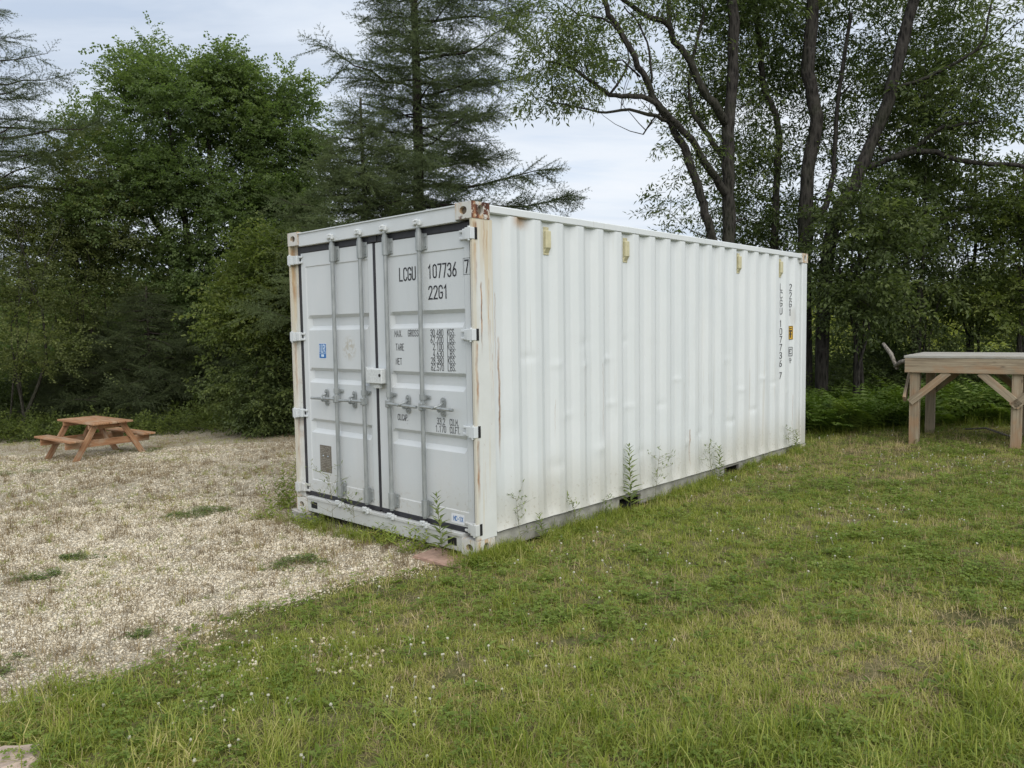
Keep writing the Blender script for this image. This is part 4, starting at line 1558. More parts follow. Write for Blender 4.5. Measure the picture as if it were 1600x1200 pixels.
# ------------------------------------------------------------------ trees
class Tree:
    def __init__(self, name, base, label, barkm, group=None, sides=7):
        x, y = base[:2]
        self.base = np.array((x, y, float(gz(x, y)) - 0.1))
        self.root = empty(name, self.base, 0, label, 'tree', group)
        self.bark, self.A, self.sides = barkm, Acc(), sides
        self.nodes = []                       # (point, radius)
        self.p, self.r_, self.s, self.t = [], [], [], []

    def limb(self, path, r0, r1, sides=None, wob=0.02, res=3):
        """a smooth tapered limb through world points"""
        P = np.asarray(path, float)
        n = len(P)
        tt = np.linspace(0, n - 1, (n - 1) * res + 1)
        Q = []
        for t in tt:
            i = min(int(t), n - 2)
            f = t - i
            p0, p1, p2, p3 = P[max(i - 1, 0)], P[i], P[i + 1], P[min(i + 2, n - 1)]
            Q.append(0.5 * (2 * p1 + (p2 - p0) * f + (2 * p0 - 5 * p1 + 4 * p2 - p3) * f * f + (3 * p1 - p0 - 3 * p2 + p3) * f ** 3))
        Q = np.array(Q)
        Q[1:-1] += vr.normal(0, wob, (len(Q) - 2, 3))
        rad = r0 + (r1 - r0) * np.linspace(0, 1, len(Q)) ** 0.9
        rad = rad * vr.uniform(0.93, 1.08, len(Q))
        self.rad = rad * (1 + 0.10 * (vnoise(np.arange(len(Q)) * 1.0, np.full(len(Q), r0 * 97.0), 1.7, len(self.nodes)) - 0.5) * 2)
        self.A.tube(Q - self.base, rad, sides or self.sides)
        for q, r in zip(Q, rad):
            self.nodes.append((q, r))
        return Q

    def twig_to(self, tgt, rmax=0.05, up=0.15, rtip=0.006):
        """a branch from the nearest wood to a point"""
        N = np.array([n[0] for n in self.nodes])
        d = tgt - N
        dist = np.linalg.norm(d, axis=1)
        cost = dist + np.clip(-(d[:, 2]) + 0.25 * np.hypot(d[:, 0], d[:, 1]), 0, None) * 0.8
        i = int(np.argmin(cost))
        p, r = self.nodes[i]
        L = dist[i]
        if L < 0.12:
            return
        r0 = min(r * 0.6, rmax, 0.008 + 0.014 * L)
        mid = (p + tgt) / 2 + np.array((0, 0, -up * L * 0.4)) + vr.normal(0, 0.06 * L, 3)
        ts = np.linspace(0, 1, 6)[:, None]
        Q = (1 - ts) ** 2 * p + 2 * ts * (1 - ts) * mid + ts ** 2 * tgt
        rad = np.linspace(r0, rtip, 6)
        self.A.tube(Q - self.base, rad, 4, cap=False)
        for q, rr in list(zip(Q, rad))[2:]:
            self.nodes.append((q, rr))

    def spray(self, pts, outward, scale, tint):
        n = len(pts)
        yaw = np.arctan2(outward[:, 1], outward[:, 0]) + vr.normal(0, 0.7, n)
        pit = np.arctan2(outward[:, 2], np.hypot(outward[:, 0], outward[:, 1])) * 0.5 + vr.normal(-0.05, 0.35, n)
        rol = vr.normal(0, 0.5, n)
        self.p.append(pts - self.base)
        self.r_.append(np.stack([rol, -pit, yaw], -1))
        self.s.append(scale * vr.uniform(0.75, 1.25, n))
        self.t.append(np.clip(tint + vr.normal(0, 0.16, n), 0, 1))

    def clumps(self, blobs, n, per, rad, scale=1.0, tint=0.5, flat=0.6, twig=True, hollow=0.55, tvar=0.25, keepf=None):
        C = []
        w = np.array([b[3] * b[4] * b[5] for b in blobs]) ** 0.8
        w /= w.sum()
        tries = 0
        while len(C) < n and tries < n * 30:
            tries += 1
            b = blobs[vr.choice(len(blobs), p=w)]
            d = vr.normal(0, 1, 3)
            d /= np.linalg.norm(d)
            q = np.array(b[:3]) + d * np.array(b[3:6]) * (vr.uniform(hollow ** 3, 1) ** (1 / 3))
            if keepf and not keepf(q):
                continue
            C.append((q, b))
        cz = np.array([c[0] for c in C])
        order = np.argsort(cz[:, 2] + np.hypot(*(cz[:, :2] - self.base[:2]).T) * 0.5)
        for i in order:
            q, b = C[i]
            if twig:
                self.twig_to(q)
            m = max(3, int(per * vr.uniform(0.5, 1.5)))
            rr = rad * vr.uniform(0.7, 1.3)
            off = vr.normal(0, 1, (m, 3)) * np.array((rr, rr, rr * flat)) * 0.6
            out = (q - np.array(b[:3])) / np.array(b[3:6])
            o = off / (rr + 1e-6) + out * 0.6
            self.spray(q + off, o, scale, np.clip(tint + vr.normal(0, tvar), 0, 1))

    def done(self, kind, crown='crown'):
        self.A.obj('trunk', self.bark, self.root, smooth=True)
        if self.p:
            pts = np.concatenate(self.p)
            tag(scatter(crown, pts, np.concatenate(self.r_), np.concatenate(self.s), SP[kind], np.concatenate(self.t), self.root, vr), kind='stuff')
        return len(np.concatenate(self.p)) if self.p else 0


NSP = 0


def px(D, *pts):
    return [at(u, v, D) for u, v in pts]


def conifer(name, base, label, H, rbase, kind, z0, nbr, rmax, step, upsweep, droop, sc=1.0, tint=0.45, lean=(0, 0), top_r=0.02, keep=None, rfun=None):
    """single stem, tiers of near level branches lined with needle twigs"""
    global NSP
    T = Tree(name, base, label, M['bark_larch'])
    b = T.base
    top = b + np.array((lean[0], lean[1], H))
    stem = T.limb([b, b + (top - b) * 0.33, b + (top - b) * 0.66, top], rbase, top_r, 9, 0.012)
    ga = 0
    for k in range(nbr):
        t = (k + vr.random()) / nbr
        h = z0 + (H * 0.985 - z0) * t
        c = b + (top - b) * (h / H)
        ga += 2.39996 + vr.normal(0, 0.25)
        L = (rfun(t, ga) if rfun else rmax * (1 - t) ** 0.85 + 0.25) * vr.uniform(0.62, 1.15)
        dirv = np.array((math.cos(ga), math.sin(ga), 0.0))
        if keep and not keep(c, dirv, L):
            continue
        n = 7
        ts = np.linspace(0, 1, n)
        rise = upsweep * ts ** 2 * L - droop * ts * L + vr.normal(0, 0.04) * L * ts
        Q = c + dirv * (L * ts)[:, None] + np.stack([np.zeros(n), np.zeros(n), rise], -1)
        Q[1:] += vr.normal(0, 0.015 * L, (n - 1, 3))
        T.A.tube(Q - b, np.linspace(0.012 + 0.011 * L, 0.004, n), 4, cap=False)
        m = int(L / step) + 2
        tt = np.sort(vr.uniform(0.12, 1.0, m))
        pts = np.stack([np.interp(tt, ts, Q[:, j]) for j in range(3)], -1)
        sd = np.where(np.arange(m) % 2, 1, -1)[:, None]
        perp = np.array((-dirv[1], dirv[0], 0))
        out = dirv * 0.8 + perp * sd * vr.uniform(0.2, 1.1, (m, 1)) + np.array((0, 0, 0.25)) * upsweep * 3
        w = (1 - tt) * 0.32 * L
        pts = pts + perp * sd * (w * vr.random(m))[:, None] + np.array((0, 0, -0.10)) * (vr.random(m) * droop * 2)[:, None]
        T.spray(pts, out, sc, np.full(m, tint))
        T.s[-1] = T.s[-1] * (0.75 + 0.35 * min(1, L / 2))
    NSP += T.done(kind)
    return T


# --- big larch behind the container
D = 16.0
b = at(664, 560, D)
conifer('larch_tree', b, 'tall feathery larch with level branches and a straight dark trunk, behind the container doors', 13.2, 0.17, 'larch', 2.6, 128, 2.7, 0.037,
        0.16, 0.06, 1.0, 0.45, (-0.1, 0), rfun=lambda t, g: (2.75 + 0.65 * math.cos(g + 0.4)) * (1 - t) ** 0.55 * (0.8 + 0.2 * math.sin(g * 7)))
# --- softer larch on its left
b = at(575, 560, 15.0)
conifer('larch_tree', b, 'shorter soft grey green larch left of the tall larch, above the container roof', 6.5, 0.09, 'larch', 2.0, 84, 2.2, 0.040, 0.18, 0.10, 0.95, 0.7)
# --- larch at the left edge, mostly outside
b = at(-48, 560, 17.0)
conifer('larch_tree', b, 'dark sparse larch with bare looking branches at the left edge of the photo', 11.5, 0.15, 'larch', 5.2, 74, 3.3, 0.07, 0.22, 0.08, 0.9, 0.35)
# --- low spruces behind the picnic table
for u, D, H, rm, lab, ti in ((236, 17.9, 3.4, 2.0, 'dark blue green spruce with drooping tiers behind the right end of the picnic table', 0.45),
                             (148, 18.2, 2.5, 1.9, 'low dark spruce directly behind the left end of the picnic table', 0.55),
                             (330, 18.6, 2.9, 1.7, 'small spruce half hidden in shade right of the larger dark spruce', 0.25)):
    conifer('spruce_tree', at(u, 600, D), lab, H, 0.06, 'spruce', 0.25, 72, rm, 0.055, 0.05, 0.14, 1.0, ti)

# --- the large maple: several grey stems, one wide crown
D = 20.0
T = Tree('maple_tree', at(300, 600, D), 'large broad maple with the tallest rounded crown, several grey stems, above the spruces', M['bark_ash'])
for i, (u0, u1, v1) in enumerate(((300, 250, 130), (318, 330, 120), (345, 400, 190), (285, 190, 230))):
    o = (i - 1.5) * 0.3
    T.limb([T.base + (o, 0, 0), at(u0 + 8 * i, 460, D + o), at((u0 + u1) / 2 + 4, (460 + v1) / 2, D + o * 1.6), at(u1, v1, D + o * 2)], 0.15, 0.03, 8, 0.05)
c = lambda u, v, dd, ru, rv, rd: (*at(u, v + 26, D + dd), ru * D / FPX, rd, rv * D / FPX)
T.clumps([c(285, 195, 0, 110, 130, 1.9), c(235, 150, -.3, 75, 85, 1.2), c(355, 150, .3, 55, 82, 1.2), c(200, 300, -.5, 105, 120, 1.8), c(330, 320, -.6, 110, 110, 1.7), c(155, 240, 0, 52, 70, 1.2)],
         150, 44, 0.56, 0.78, 0.5, hollow=0.35)
for u_, v_, r_ in ((205, 78, 15), (233, 62, 18), (262, 84, 15), (322, 72, 16), (350, 76, 18), (384, 100, 16), (166, 126, 18), (136, 152, 16), (108, 188, 16), (120, 170, 14), (185, 112, 14)):
    T.clumps([c(u_, v_, vr.uniform(-.6, .6), r_, r_ * 1.5, .3)], 4, 12, 0.24, 0.72, 0.58, hollow=0.0, flat=1.0)
T.clumps([c(250, 420, -.4, 70, 60, 1.2), c(340, 430, -.6, 75, 60, 1.2), c(140, 330, -.3, 60, 70, 1.2)], 44, 26, 0.5, 0.8, 0.42, hollow=0.2)
T.clumps([c(232, 90, 0, 36, 40, .7), c(345, 92, 0, 30, 38, .7), c(290, 105, 0, 40, 30, .7), c(140, 165, 0, 24, 42, .6)], 38, 22, 0.40, 0.88, 0.55, hollow=0.1)
NSP += T.done('maple')
D = 20.5
T = Tree('maple_tree', at(425, 600, D), 'maple with a smaller dark crown stepping down to the right of the broad maple', M['bark_ash'])
T.limb([T.base, at(420, 450, D), at(430, 330, D), at(445, 180, D)], 0.13, 0.03, 8, 0.05)
T.limb([at(420, 440, D), at(455, 330, D - .3), at(475, 240, D - .4)], 0.07, 0.02, 6, 0.04)
c = lambda u, v, dd, ru, rv, rd: (*at(u, v + 26, D + dd), ru * D / FPX, rd, rv * D / FPX)
T.clumps([c(430, 190, 0, 55, 85, 1.2), c(470, 240, 0, 38, 70, 1.1), c(410, 300, -.4, 75, 90, 1.5), c(455, 330, 0, 60, 80, 1.3)], 90, 40, 0.50, 0.8, 0.45, hollow=0.3)
for u_, v_, r_ in ((440, 110, 16), (464, 132, 15), (488, 178, 15), (415, 128, 14), (500, 215, 12)):
    T.clumps([c(u_, v_, vr.uniform(-.5, .5), r_, r_ * 1.5, .3)], 4, 12, 0.24, 0.72, 0.55, hollow=0.0, flat=1.0)
T.clumps([c(450, 120, 0, 24, 28, .6), c(484, 185, 0, 16, 24, .5), c(400, 140, 0, 20, 24, .5)], 18, 18, 0.34, 0.88, 0.5, hollow=0.1)
NSP += T.done('maple')

# --- yellowish alders leaning out on the left
specs = [(120, 18.4, 230, [(120, 470), (118, 400), (112, 300)], [(90, 330, 95, 85), (130, 250, 45, 55), (60, 420, 80, 60)], 'alder with a pale straight stem and yellowish leaves, second from the left edge'),
         (20, 16.8, 300, [(70, 560), (50, 450), (20, 330)], [(20, 400, 75, 80), (-20, 330, 60, 60), (50, 480, 70, 45), (40, 545, 80, 40)], 'alder leaning out leftmost above the grass strip'),
         (175, 18.8, 330, [(160, 520), (120, 440), (80, 400)], [(180, 390, 70, 70), (140, 460, 70, 50), (215, 470, 55, 45), (150, 540, 70, 35)], 'alder with long thin slanting stems behind the left of the picnic table')]
for ub, D, vt, st, bl, lab in specs:
    T = Tree('alder_tree', at(ub, 620, D), lab, M['bark_pale'])
    T.limb([T.base] + px(D, *st), 0.045, 0.010, 6, 0.03)
    for k in range(4):
        du = vr.uniform(-70, 60)
        T.limb([T.base + (vr.uniform(-.3, .3), vr.uniform(-.2, .3), 0), at(ub + du * 0.35, 540, D - .1 * k), at(ub + du * 0.8, 450 + vr.uniform(-30, 20), D - .15 * k), at(ub + du * 1.5, vt + 90 + vr.uniform(-60, 60), D - .2 * k)],
               0.024, 0.006, 5, 0.04)
    blobs = [(*at(u, v, D + vr.uniform(-.4, .4)), ru * D / FPX, 0.9, rv * D / FPX) for u, v, ru, rv in bl]
    T.clumps(blobs, 100, 20, 0.45, 0.95, 0.5, hollow=0.2, flat=0.5)
    NSP += T.done('alder')

# --- bright young maple beside the container
D = 15.5
T = Tree('maple_tree', at(432, 620, D), 'young maple with fresh yellow green leaves just left of the container', M['bark_pale'])
T.limb([T.base, at(428, 540, D), at(435, 450, D), at(440, 360, D)], 0.06, 0.012, 6, 0.03)
T.limb([T.base, at(405, 560, D), at(390, 480, D), at(375, 430, D)], 0.04, 0.01, 6, 0.03)
c = lambda u, v, dd, ru, rv, rd: (*at(u, v, D + dd), ru * D / FPX, rd, rv * D / FPX)
T.clumps([c(430, 420, 0, 45, 65, .8), c(405, 480, 0, 60, 60, .9), c(445, 500, -.2, 45, 60, .8)], 80, 24, 0.36, 0.95, 0.55, hollow=0.25)
NSP += T.done('bright')
T = Tree('shrub', at(425, 630, 15.0), 'dense dark shrub with grey stems against the container, right of the spruces', M['bark_pale'])
T.root['category'] = 'shrub'
for k in range(6):
    T.limb([T.base + (vr.uniform(-.4, .4), vr.uniform(-.3, .3), 0), T.base + (vr.uniform(-.7, .7), vr.uniform(-.3, .3), 0.9), T.base + (vr.uniform(-1.0, 1.0), vr.uniform(-.4, .4), 1.6)], 0.022, 0.006, 5, 0.03)
T.clumps([(T.base[0], T.base[1], T.base[2] + 1.0, 0.95, 0.7, 0.95)], 60, 20, 0.32, 0.85, 0.5, hollow=0.2)
NSP += T.done('dark')

# --- the old multi-stemmed tree right of the middle, over the container
D = 13.2
T = Tree('ash_tree', at(1138, 620, D), 'old tree with crooked pale limbs reaching left over the container roof', M['bark_ash'])
gb = T.base
T.limb([gb, at(1140, 480, D), at(1139, 380, D), at(1138, 300, D), at(1137, 233, D), at(1143, 150, D), at(1146, 67, D), at(1143, -30, D), at(1138, -140, D)], 0.122, 0.078, 10, 0.012)
T.limb([gb + (-.1, -.25, 0), at(1124, 450, D - .3), at(1113, 373, D - .4), at(1100, 333, D - .45), at(1090, 290, D - .5), at(1070, 233, D - .6), at(1047, 192, D - .7), at(1028, 165, D - .8), at(1010, 128, D - .9), at(992, 90, D - 1), at(967, 47, D - 1.1), at(946, 10, D - 1.1), at(930, -40, D - 1.2)],
       0.088, 0.036, 9, 0.014)
T.limb([at(1136, 305, D), at(1118, 277, D - .2), at(1100, 253, D - .4), at(1080, 217, D - .6), at(1047, 183, D - .95), at(1013, 155, D - 1.15), at(980, 151, D - 1.2), at(953, 147, D - 1.2), at(927, 130, D - 1.3), at(900, 110, D - 1.3), at(872, 100, D - 1.4), at(858, 96, D - 1.4)], 0.070, 0.016, 8, 0.010)
T.limb([at(1044, 190, D - .75), at(1027, 183, D - .9), at(983, 172, D - 1), at(947, 177, D - 1.1), at(913, 170, D - 1.2), at(863, 160, D - 1.2)], 0.034, 0.010, 6, 0.008)
T.limb([at(1135, 195, D), at(1120, 168, D - .2), at(1100, 143, D - .3), at(1080, 98, D - .4), at(1053, 63, D - .5), at(1043, 37, D - .5), at(1013, 27, D - .6), at(985, 8, D - .7), at(950, -20, D - .8)], 0.075, 0.03, 8, 0.010)
T.limb([at(1053, 63, D - .5), at(1046, 30, D - .5), at(1044, -30, D - .5)], 0.045, 0.03, 7, 0.01)
T.limb([at(1136, 262, D + .1), at(1125, 240, D + .2), at(1107, 213, D + .2), at(1087, 180, D + .2), at(1075, 130, D + .2), at(1100, 20, D + .2)], 0.06, 0.025, 7, 0.01)
T.limb([at(1018, 130, D - .9), at(1014, 80, D - .9), at(1000, 40, D - .9), at(975, 10, D - .9)], 0.022, 0.010, 6, 0.01)
T.limb([at(953, 147, D - 1.2), at(985, 95, D - 1.2), at(955, 35, D - 1.2), at(905, 22, D - 1.3), at(880, 5, D - 1.3)], 0.022, 0.010, 6, 0.01)
T.limb([at(1000, 120, D - .9), at(970, 95, D - .8), at(930, 90, D - .8), at(895, 60, D - .8)], 0.018, 0.006, 5, 0.01)
T.limb([at(1005, 210, D - .8), at(1020, 187, D - .8), at(1030, 178, D - .8)], 0.012, 0.015, 5, 0.0)
for k in range(70):                                       # bare twigs
    q, r = T.nodes[vr.integers(60, len(T.nodes))]
    e = q + np.array((vr.normal(-0.1, 0.35), vr.normal(0, 0.2), vr.uniform(0.15, 0.8)))
    T.limb([q, (q + e) / 2 + vr.normal(0, .06, 3), e], 0.008, 0.002, 4, 0.01, 2)
c = lambda u, v, dd, ru, rv, rd: (*at(u, v, D + dd), ru * D / FPX, rd, rv * D / FPX)
T.clumps([c(845, 40, -1.3, 32, 50, .5), c(880, 95, -1.3, 55, 40, .5), c(860, 10, -1.3, 40, 30, .5), c(850, 130, -1.3, 25, 35, .4)], 34, 9, 0.24, 0.85, 0.75, hollow=0.0, flat=0.8)
T.clumps([c(920, 155, -1.2, 50, 28, .4), c(1055, 130, -.4, 45, 45, .6), c(1070, 230, -.2, 40, 45, .5), c(1010, 10, -.7, 70, 28, .7), c(1060, 330, 0, 30, 40, .5), c(940, 60, -1, 50, 40, .6)], 36, 8, 0.22, 0.85, 0.6, hollow=0.0, flat=0.8)
T.clumps([c(1150, 60, 1.2, 75, 90, .8), c(1140, 180, 1.2, 60, 80, .8), c(1170, 290, 1.3, 60, 70, .8), c(1140, -40, 0.6, 110, 55, 1.0), c(1098, 100, .9, 36, 70, .6)], 84, 13, 0.34, 1.0, 0.45, hollow=0.1, flat=0.9)
NSP += T.done('ash')

D = 13.6
T = Tree('ash_tree', at(1262, 620, D), 'tall straight dark trunk rising behind the far end of the container', M['bark_ash'])
T.limb([T.base, at(1255, 470, D), at(1258, 367, D), at(1263, 267, D), at(1275, 183, D), at(1263, 110, D), at(1270, 0, D), at(1268, -120, D)], 0.132, 0.10, 10, 0.012)
T.limb([at(1272, 345, D), at(1285, 330, D), at(1297, 300, D + .1), at(1303, 247, D + .2), at(1310, 150, D + .3), at(1330, 20, D + .3)], 0.06, 0.03, 7, 0.01)
c = lambda u, v, dd, ru, rv, rd: (*at(u, v, D + dd), ru * D / FPX, rd, rv * D / FPX)
T.clumps([c(1230, 60, 1.2, 70, 100, .8), c(1315, 90, 1.2, 60, 110, .8), c(1230, 250, 1.3, 50, 90, .7), c(1320, 260, 1.2, 50, 80, .7), c(1270, -40, 0.6, 110, 45, .9)], 76, 13, 0.34, 1.0, 0.4, hollow=0.1, flat=0.9)
NSP += T.done('ash')
D = 13.0
T = Tree('ash_tree', at(1285, 630, D), 'leaning trunk with a long bare limb sweeping right above the wooden platform', M['bark_ash'])
T.limb([T.base, at(1288, 450, D), at(1303, 347, D), at(1333, 293, D), at(1360, 227, D), at(1387, 157, D), at(1407, 77, D), at(1427, 0, D), at(1450, -110, D)], 0.116, 0.086, 10, 0.012)
T.limb([at(1356, 262, D), at(1375, 255, D - .1), at(1393, 247, D - .2), at(1433, 237, D - .3), at(1463, 238, D - .4), at(1497, 250, D - .5), at(1550, 256, D - .6), at(1600, 260, D - .7), at(1680, 262, D - .8)], 0.055, 0.03, 8, 0.008)
T.limb([at(1400, 244, D - .2), at(1440, 223, D - .2), at(1467, 200, D - .3), at(1490, 197, D - .4), at(1530, 190, D - .5)], 0.045, 0.02, 7, 0.008)
T.limb([at(1365, 215, D), at(1390, 250, D), at(1400, 240, D - .2)], 0.02, 0.02, 5, 0.0)
T.limb([at(1392, 140, D), at(1450, 120, D - .3), at(1525, 80, D - .6), at(1545, 30, D - .7), at(1555, -20, D - .7)], 0.035, 0.012, 6, 0.01)
T.limb([at(1525, 80, D - .6), at(1560, 60, D - .7), at(1610, 20, D - .8)], 0.012, 0.008, 5, 0.01)
c = lambda u, v, dd, ru, rv, rd: (*at(u, v, D + dd), ru * D / FPX, rd, rv * D / FPX)
T.clumps([c(1450, 60, 1.1, 70, 90, .8), c(1490, 150, .5, 70, 60, .8), c(1400, 170, 1.2, 60, 90, .8), c(1520, 200, 0, 70, 35, .6), c(1440, -45, 0.4, 130, 45, 1.0)], 82, 13, 0.34, 1.0, 0.48, hollow=0.1, flat=0.9)
T.clumps([c(1570, 60, -.6, 50, 60, .8), c(1560, 140, -.5, 50, 45, .8)], 22, 9, 0.28, 0.9, 0.7, hollow=0.0)
NSP += T.done('ash')
D = 14.2
T = Tree('ash_tree', at(1205, 620, D), 'slender crooked trunk between the two thick trunks above the container', M['bark_ash'])
T.limb([T.base, at(1207, 480, D), at(1208, 380, D), at(1213, 267, D), at(1218, 200, D), at(1197, 143, D), at(1187, 83, D), at(1180, -20, D)], 0.085, 0.045, 8, 0.012)
c = lambda u, v, dd, ru, rv, rd: (*at(u, v, D + dd), ru * D / FPX, rd, rv * D / FPX)
T.clumps([c(1195, 90, .9, 45, 90, .7), c(1195, 340, .9, 50, 70, .8), c(1165, 360, .9, 40, 50, .8)], 38, 14, 0.36, 1.0, 0.4, hollow=0.1)
NSP += T.done('ash')

# --- saplings and young trees on the right
yt = [(1342, 12.6, 260, 'leafy sapling just right of the far end of the container', 0.40),
      (1440, 13.4, 60, 'thin straight sapling behind the left end of the platform', 0.45),
      (1520, 14.2, 200, 'bushy young tree behind the middle of the platform', 0.45),
      (1600, 13.2, 230, 'young tree at the right edge behind the platform', 0.55),
      (1390, 15.8, 260, 'dark young tree deeper in the shade between the container and the platform', 0.30),
      (1660, 15.5, 40, 'taller young tree partly outside the right edge', 0.5)]
for i, (u, D, vt, lab, ti) in enumerate(yt):
    T = Tree('young_tree', at(u, 600, D), lab, M['bark_pale'] if i % 2 else M['bark_ash'])
    T.limb([T.base, at(u - 4, 480, D), at(u + vr.uniform(-6, 6), 380, D), at(u + vr.uniform(-8, 8), vt, D)], 0.045 + 0.01 * (i % 3), 0.012, 7, 0.02)
    for k in range(4):
        s = vr.uniform(-1, 1)
        T.limb([T.base + (vr.uniform(-.35, .35), vr.uniform(-.3, .3), 0), at(u + 20 * s, 520, D), at(u + 45 * s, 420, D + .2 * s), at(u + 70 * s, 320 + vr.uniform(-30, 40), D)], 0.026, 0.008, 5, 0.03)
    c = lambda u, v, dd, ru, rv, rd: (*at(u, v, D + dd), ru * D / FPX, rd, rv * D / FPX)
    bl = [c(u, 400, 0, 62, 90, .9), c(u + 15, 320, 0, 60, 70, .9), c(u - 15, 470, 0, 62, 45, .8)]
    if vt < 150:
        bl += [c(u, 170, 0, 45, 90, .8), c(u + 25, 240, 0, 60, 60, .9)]
    T.clumps(bl, 62, 12, 0.34, 0.92, ti, hollow=0.15, flat=0.45)
    NSP += T.done('dark' if i in (0, 1, 4) else 'bright' if i == 3 else 'ash')

# ------------------------------------------------------------------ undergrowth and far wood (masses nobody could count)
def mass(name, pts, out_up, kind, sc, tint, mats=None):
    n = len(pts)
    rot = np.stack([vr.normal(0, .5, n), -vr.normal(out_up, .45, n), vr.uniform(0, 2 * PI, n)], -1)
    o = scatter(name, pts, rot, sc * vr.uniform(.7, 1.3, n), SP[kind], np.clip(tint + vr.normal(0, .2, n), 0, 1), None, vr)
    tag(o, kind='stuff')
    return o


def strip(n, u0, u1, D0, D1, hmax, pw=1.6):
    """points in a band of the ground seen between two photo columns"""
    u = vr.uniform(u0, u1, n)
    Dd = vr.uniform(D0, D1, n)
    x = (u - 800) / FPX * Dd
    y = Dd
    lump = fbm(x, y, 1.1, 41, 3)
    z = gz(x, y) + hmax * np.clip(lump * 1.7 - 0.25, 0.05, 1.2) * vr.random(n) ** pw
    return np.stack([x, y, z], -1)


mass('undergrowth', strip(11000, -160, 470, 17.6, 21.5, 2.1), 0.4, 'dark', 0.95, 0.35)
mass('undergrowth', strip(7500, 1250, 1900, 13.2, 17.5, 1.9, 1.3), 0.4, 'dark', 0.8, 0.35)
mass('undergrowth', strip(3200, -160, 480, 15.6, 18.2, 0.55, 1.2), 0.5, 'bright', 0.62, 0.5)

# a far wood closing the horizon, and a nearer belt of trees behind the first row
def belt(name, n, x0, x1, y0, y1, h, kind, sc, seed, tint):
    x = vr.uniform(x0, x1, n)
    y = vr.uniform(y0, y1, n)
    hh = h * (0.45 + 0.9 * fbm(x, y * 0.3, 7.0, seed, 4))
    z = gz(x, y) + hh * vr.random(n) ** 0.75
    return mass(name, np.stack([x, y, z], -1), 0.1, kind, sc, tint)


belt('far_wood', 16000, -120, 130, 75, 95, 7.5, 'dark', 5.0, 71, 0.5)
belt('tree_belt', 5200, -30, -2, 27, 36, 4.6, 'maple', 1.6, 73, 0.45)
belt('tree_belt', 3600, -2, 9, 24, 30, 3.4, 'dark', 1.5, 75, 0.35)
belt('tree_belt', 3600, 10, 36, 23, 32, 2.6, 'meadow', 1.3, 77, 0.6)  # low distant shrubs, their sunlight painted into the leaf colour


# ------------------------------------------------------------------ ferns, grass, clover, stones
def fern_piece(name, r):
    P = Pc()
    nf = 8
    for k in range(nf):
        az = 2 * PI * k / nf + r.normal(0, 0.25)
        ln = r.uniform(0.45, 0.75)
        el0 = r.uniform(0.9, 1.25)
        pts = []
        p = np.zeros(3)
        n = 13
        for i in range(n + 1):
            pts.append(p.copy())
            el = el0 - 1.25 * (i / n) ** 1.3
            p = p + np.array((math.cos(az) * math.cos(el), math.sin(az) * math.cos(el), math.sin(el))) * ln / n
        side = np.array((-math.sin(az), math.cos(az), 0))
        val = r.random()
        for i in range(2, n):
            t = i / n
            w = 0.16 * math.sin(PI * min(1, t * 0.85 + 0.15)) ** 0.8 * (1.15 - t * 0.7)
            d = pts[i + 1] - pts[i - 1]
            d /= np.linalg.norm(d)
            up = np.cross(d, side)
            for s in (-1, 1):
                P.leaf(pts[i], side * s + d * 0.35 - np.array((0, 0, 0.2)), -up if up[2] < 0 else up, w, 0.036, np.clip(val + r.normal(0, .12), 0, 1), 0.1, 0.3)
        P.stick(pts[0], pts[4], 0.004, 0.2)
    return P.make(name, M['fern'])


def grass_piece(name, r, n, rad, l0, l1, w, lean, mat, bend=0.5, seg=2):
    P = Pc()
    for _ in range(n):
        a, q = r.uniform(0, 2 * PI), rad * math.sqrt(r.random())
        az = r.uniform(0, 2 * PI)
        le = abs(r.normal(0, lean))
        P.blade((q * math.cos(a), q * math.sin(a), -0.005), (math.cos(az) * math.sin(le), math.sin(az) * math.sin(le), math.cos(le)),
                r.uniform(l0, l1), w * r.uniform(0.7, 1.2), bend * r.uniform(0.3, 1.4), r.random(), seg)
    return P.make(name, mat)


def clover_piece(name, r, n, rad, h0, h1, ls):
    P = Pc()
    for _ in range(n):
        a, q = r.uniform(0, 2 * PI), rad * math.sqrt(r.random())
        h = r.uniform(h0, h1)
        b = np.array((q * math.cos(a), q * math.sin(a), 0))
        t = b + np.array((r.normal(0, .012), r.normal(0, .012), h))
        P.stick(b, t, 0.0012, 0.3)
        a0, v = r.uniform(0, 2 * PI), r.random()
        nrm = np.array((r.normal(0, .3), r.normal(0, .3), 1.0))
        for k in range(3):
            aa = a0 + k * 2.094
            P.leaf(t, (math.cos(aa), math.sin(aa), r.uniform(-.1, .25)), nrm, ls * r.uniform(.8, 1.2), ls * 0.95, v, 0.06, 0.6)
    return P.make(name, M['clover'])


def broad_weed_piece(name, r):
    P = Pc()
    n = r.integers(6, 10)
    for k in range(n):
        a = 2 * PI * k / n + r.normal(0, .2)
        P.leaf((0, 0, 0.004), (math.cos(a), math.sin(a), r.uniform(0.1, 0.5)), (0, 0, 1), r.uniform(.04, .085), r.uniform(.015, .028), r.random(), 0.1, 0.6)
    return P.make(name, M['clover'])


def stone_piece(name, r, sub=1):
    import bmesh
    bm = bmesh.new()
    bmesh.ops.create_icosphere(bm, subdivisions=sub, radius=1.0)
    k = r.uniform(0.55, 1.0, 3)
    for v in bm.verts:
        v.co = Vector(np.array(v.co) * k * r.uniform(0.78, 1.15))
    me = bpy.data.meshes.new(name)
    bm.to_mesh(me)
    bm.free()
    me.materials.append(M['stone'])
    return me


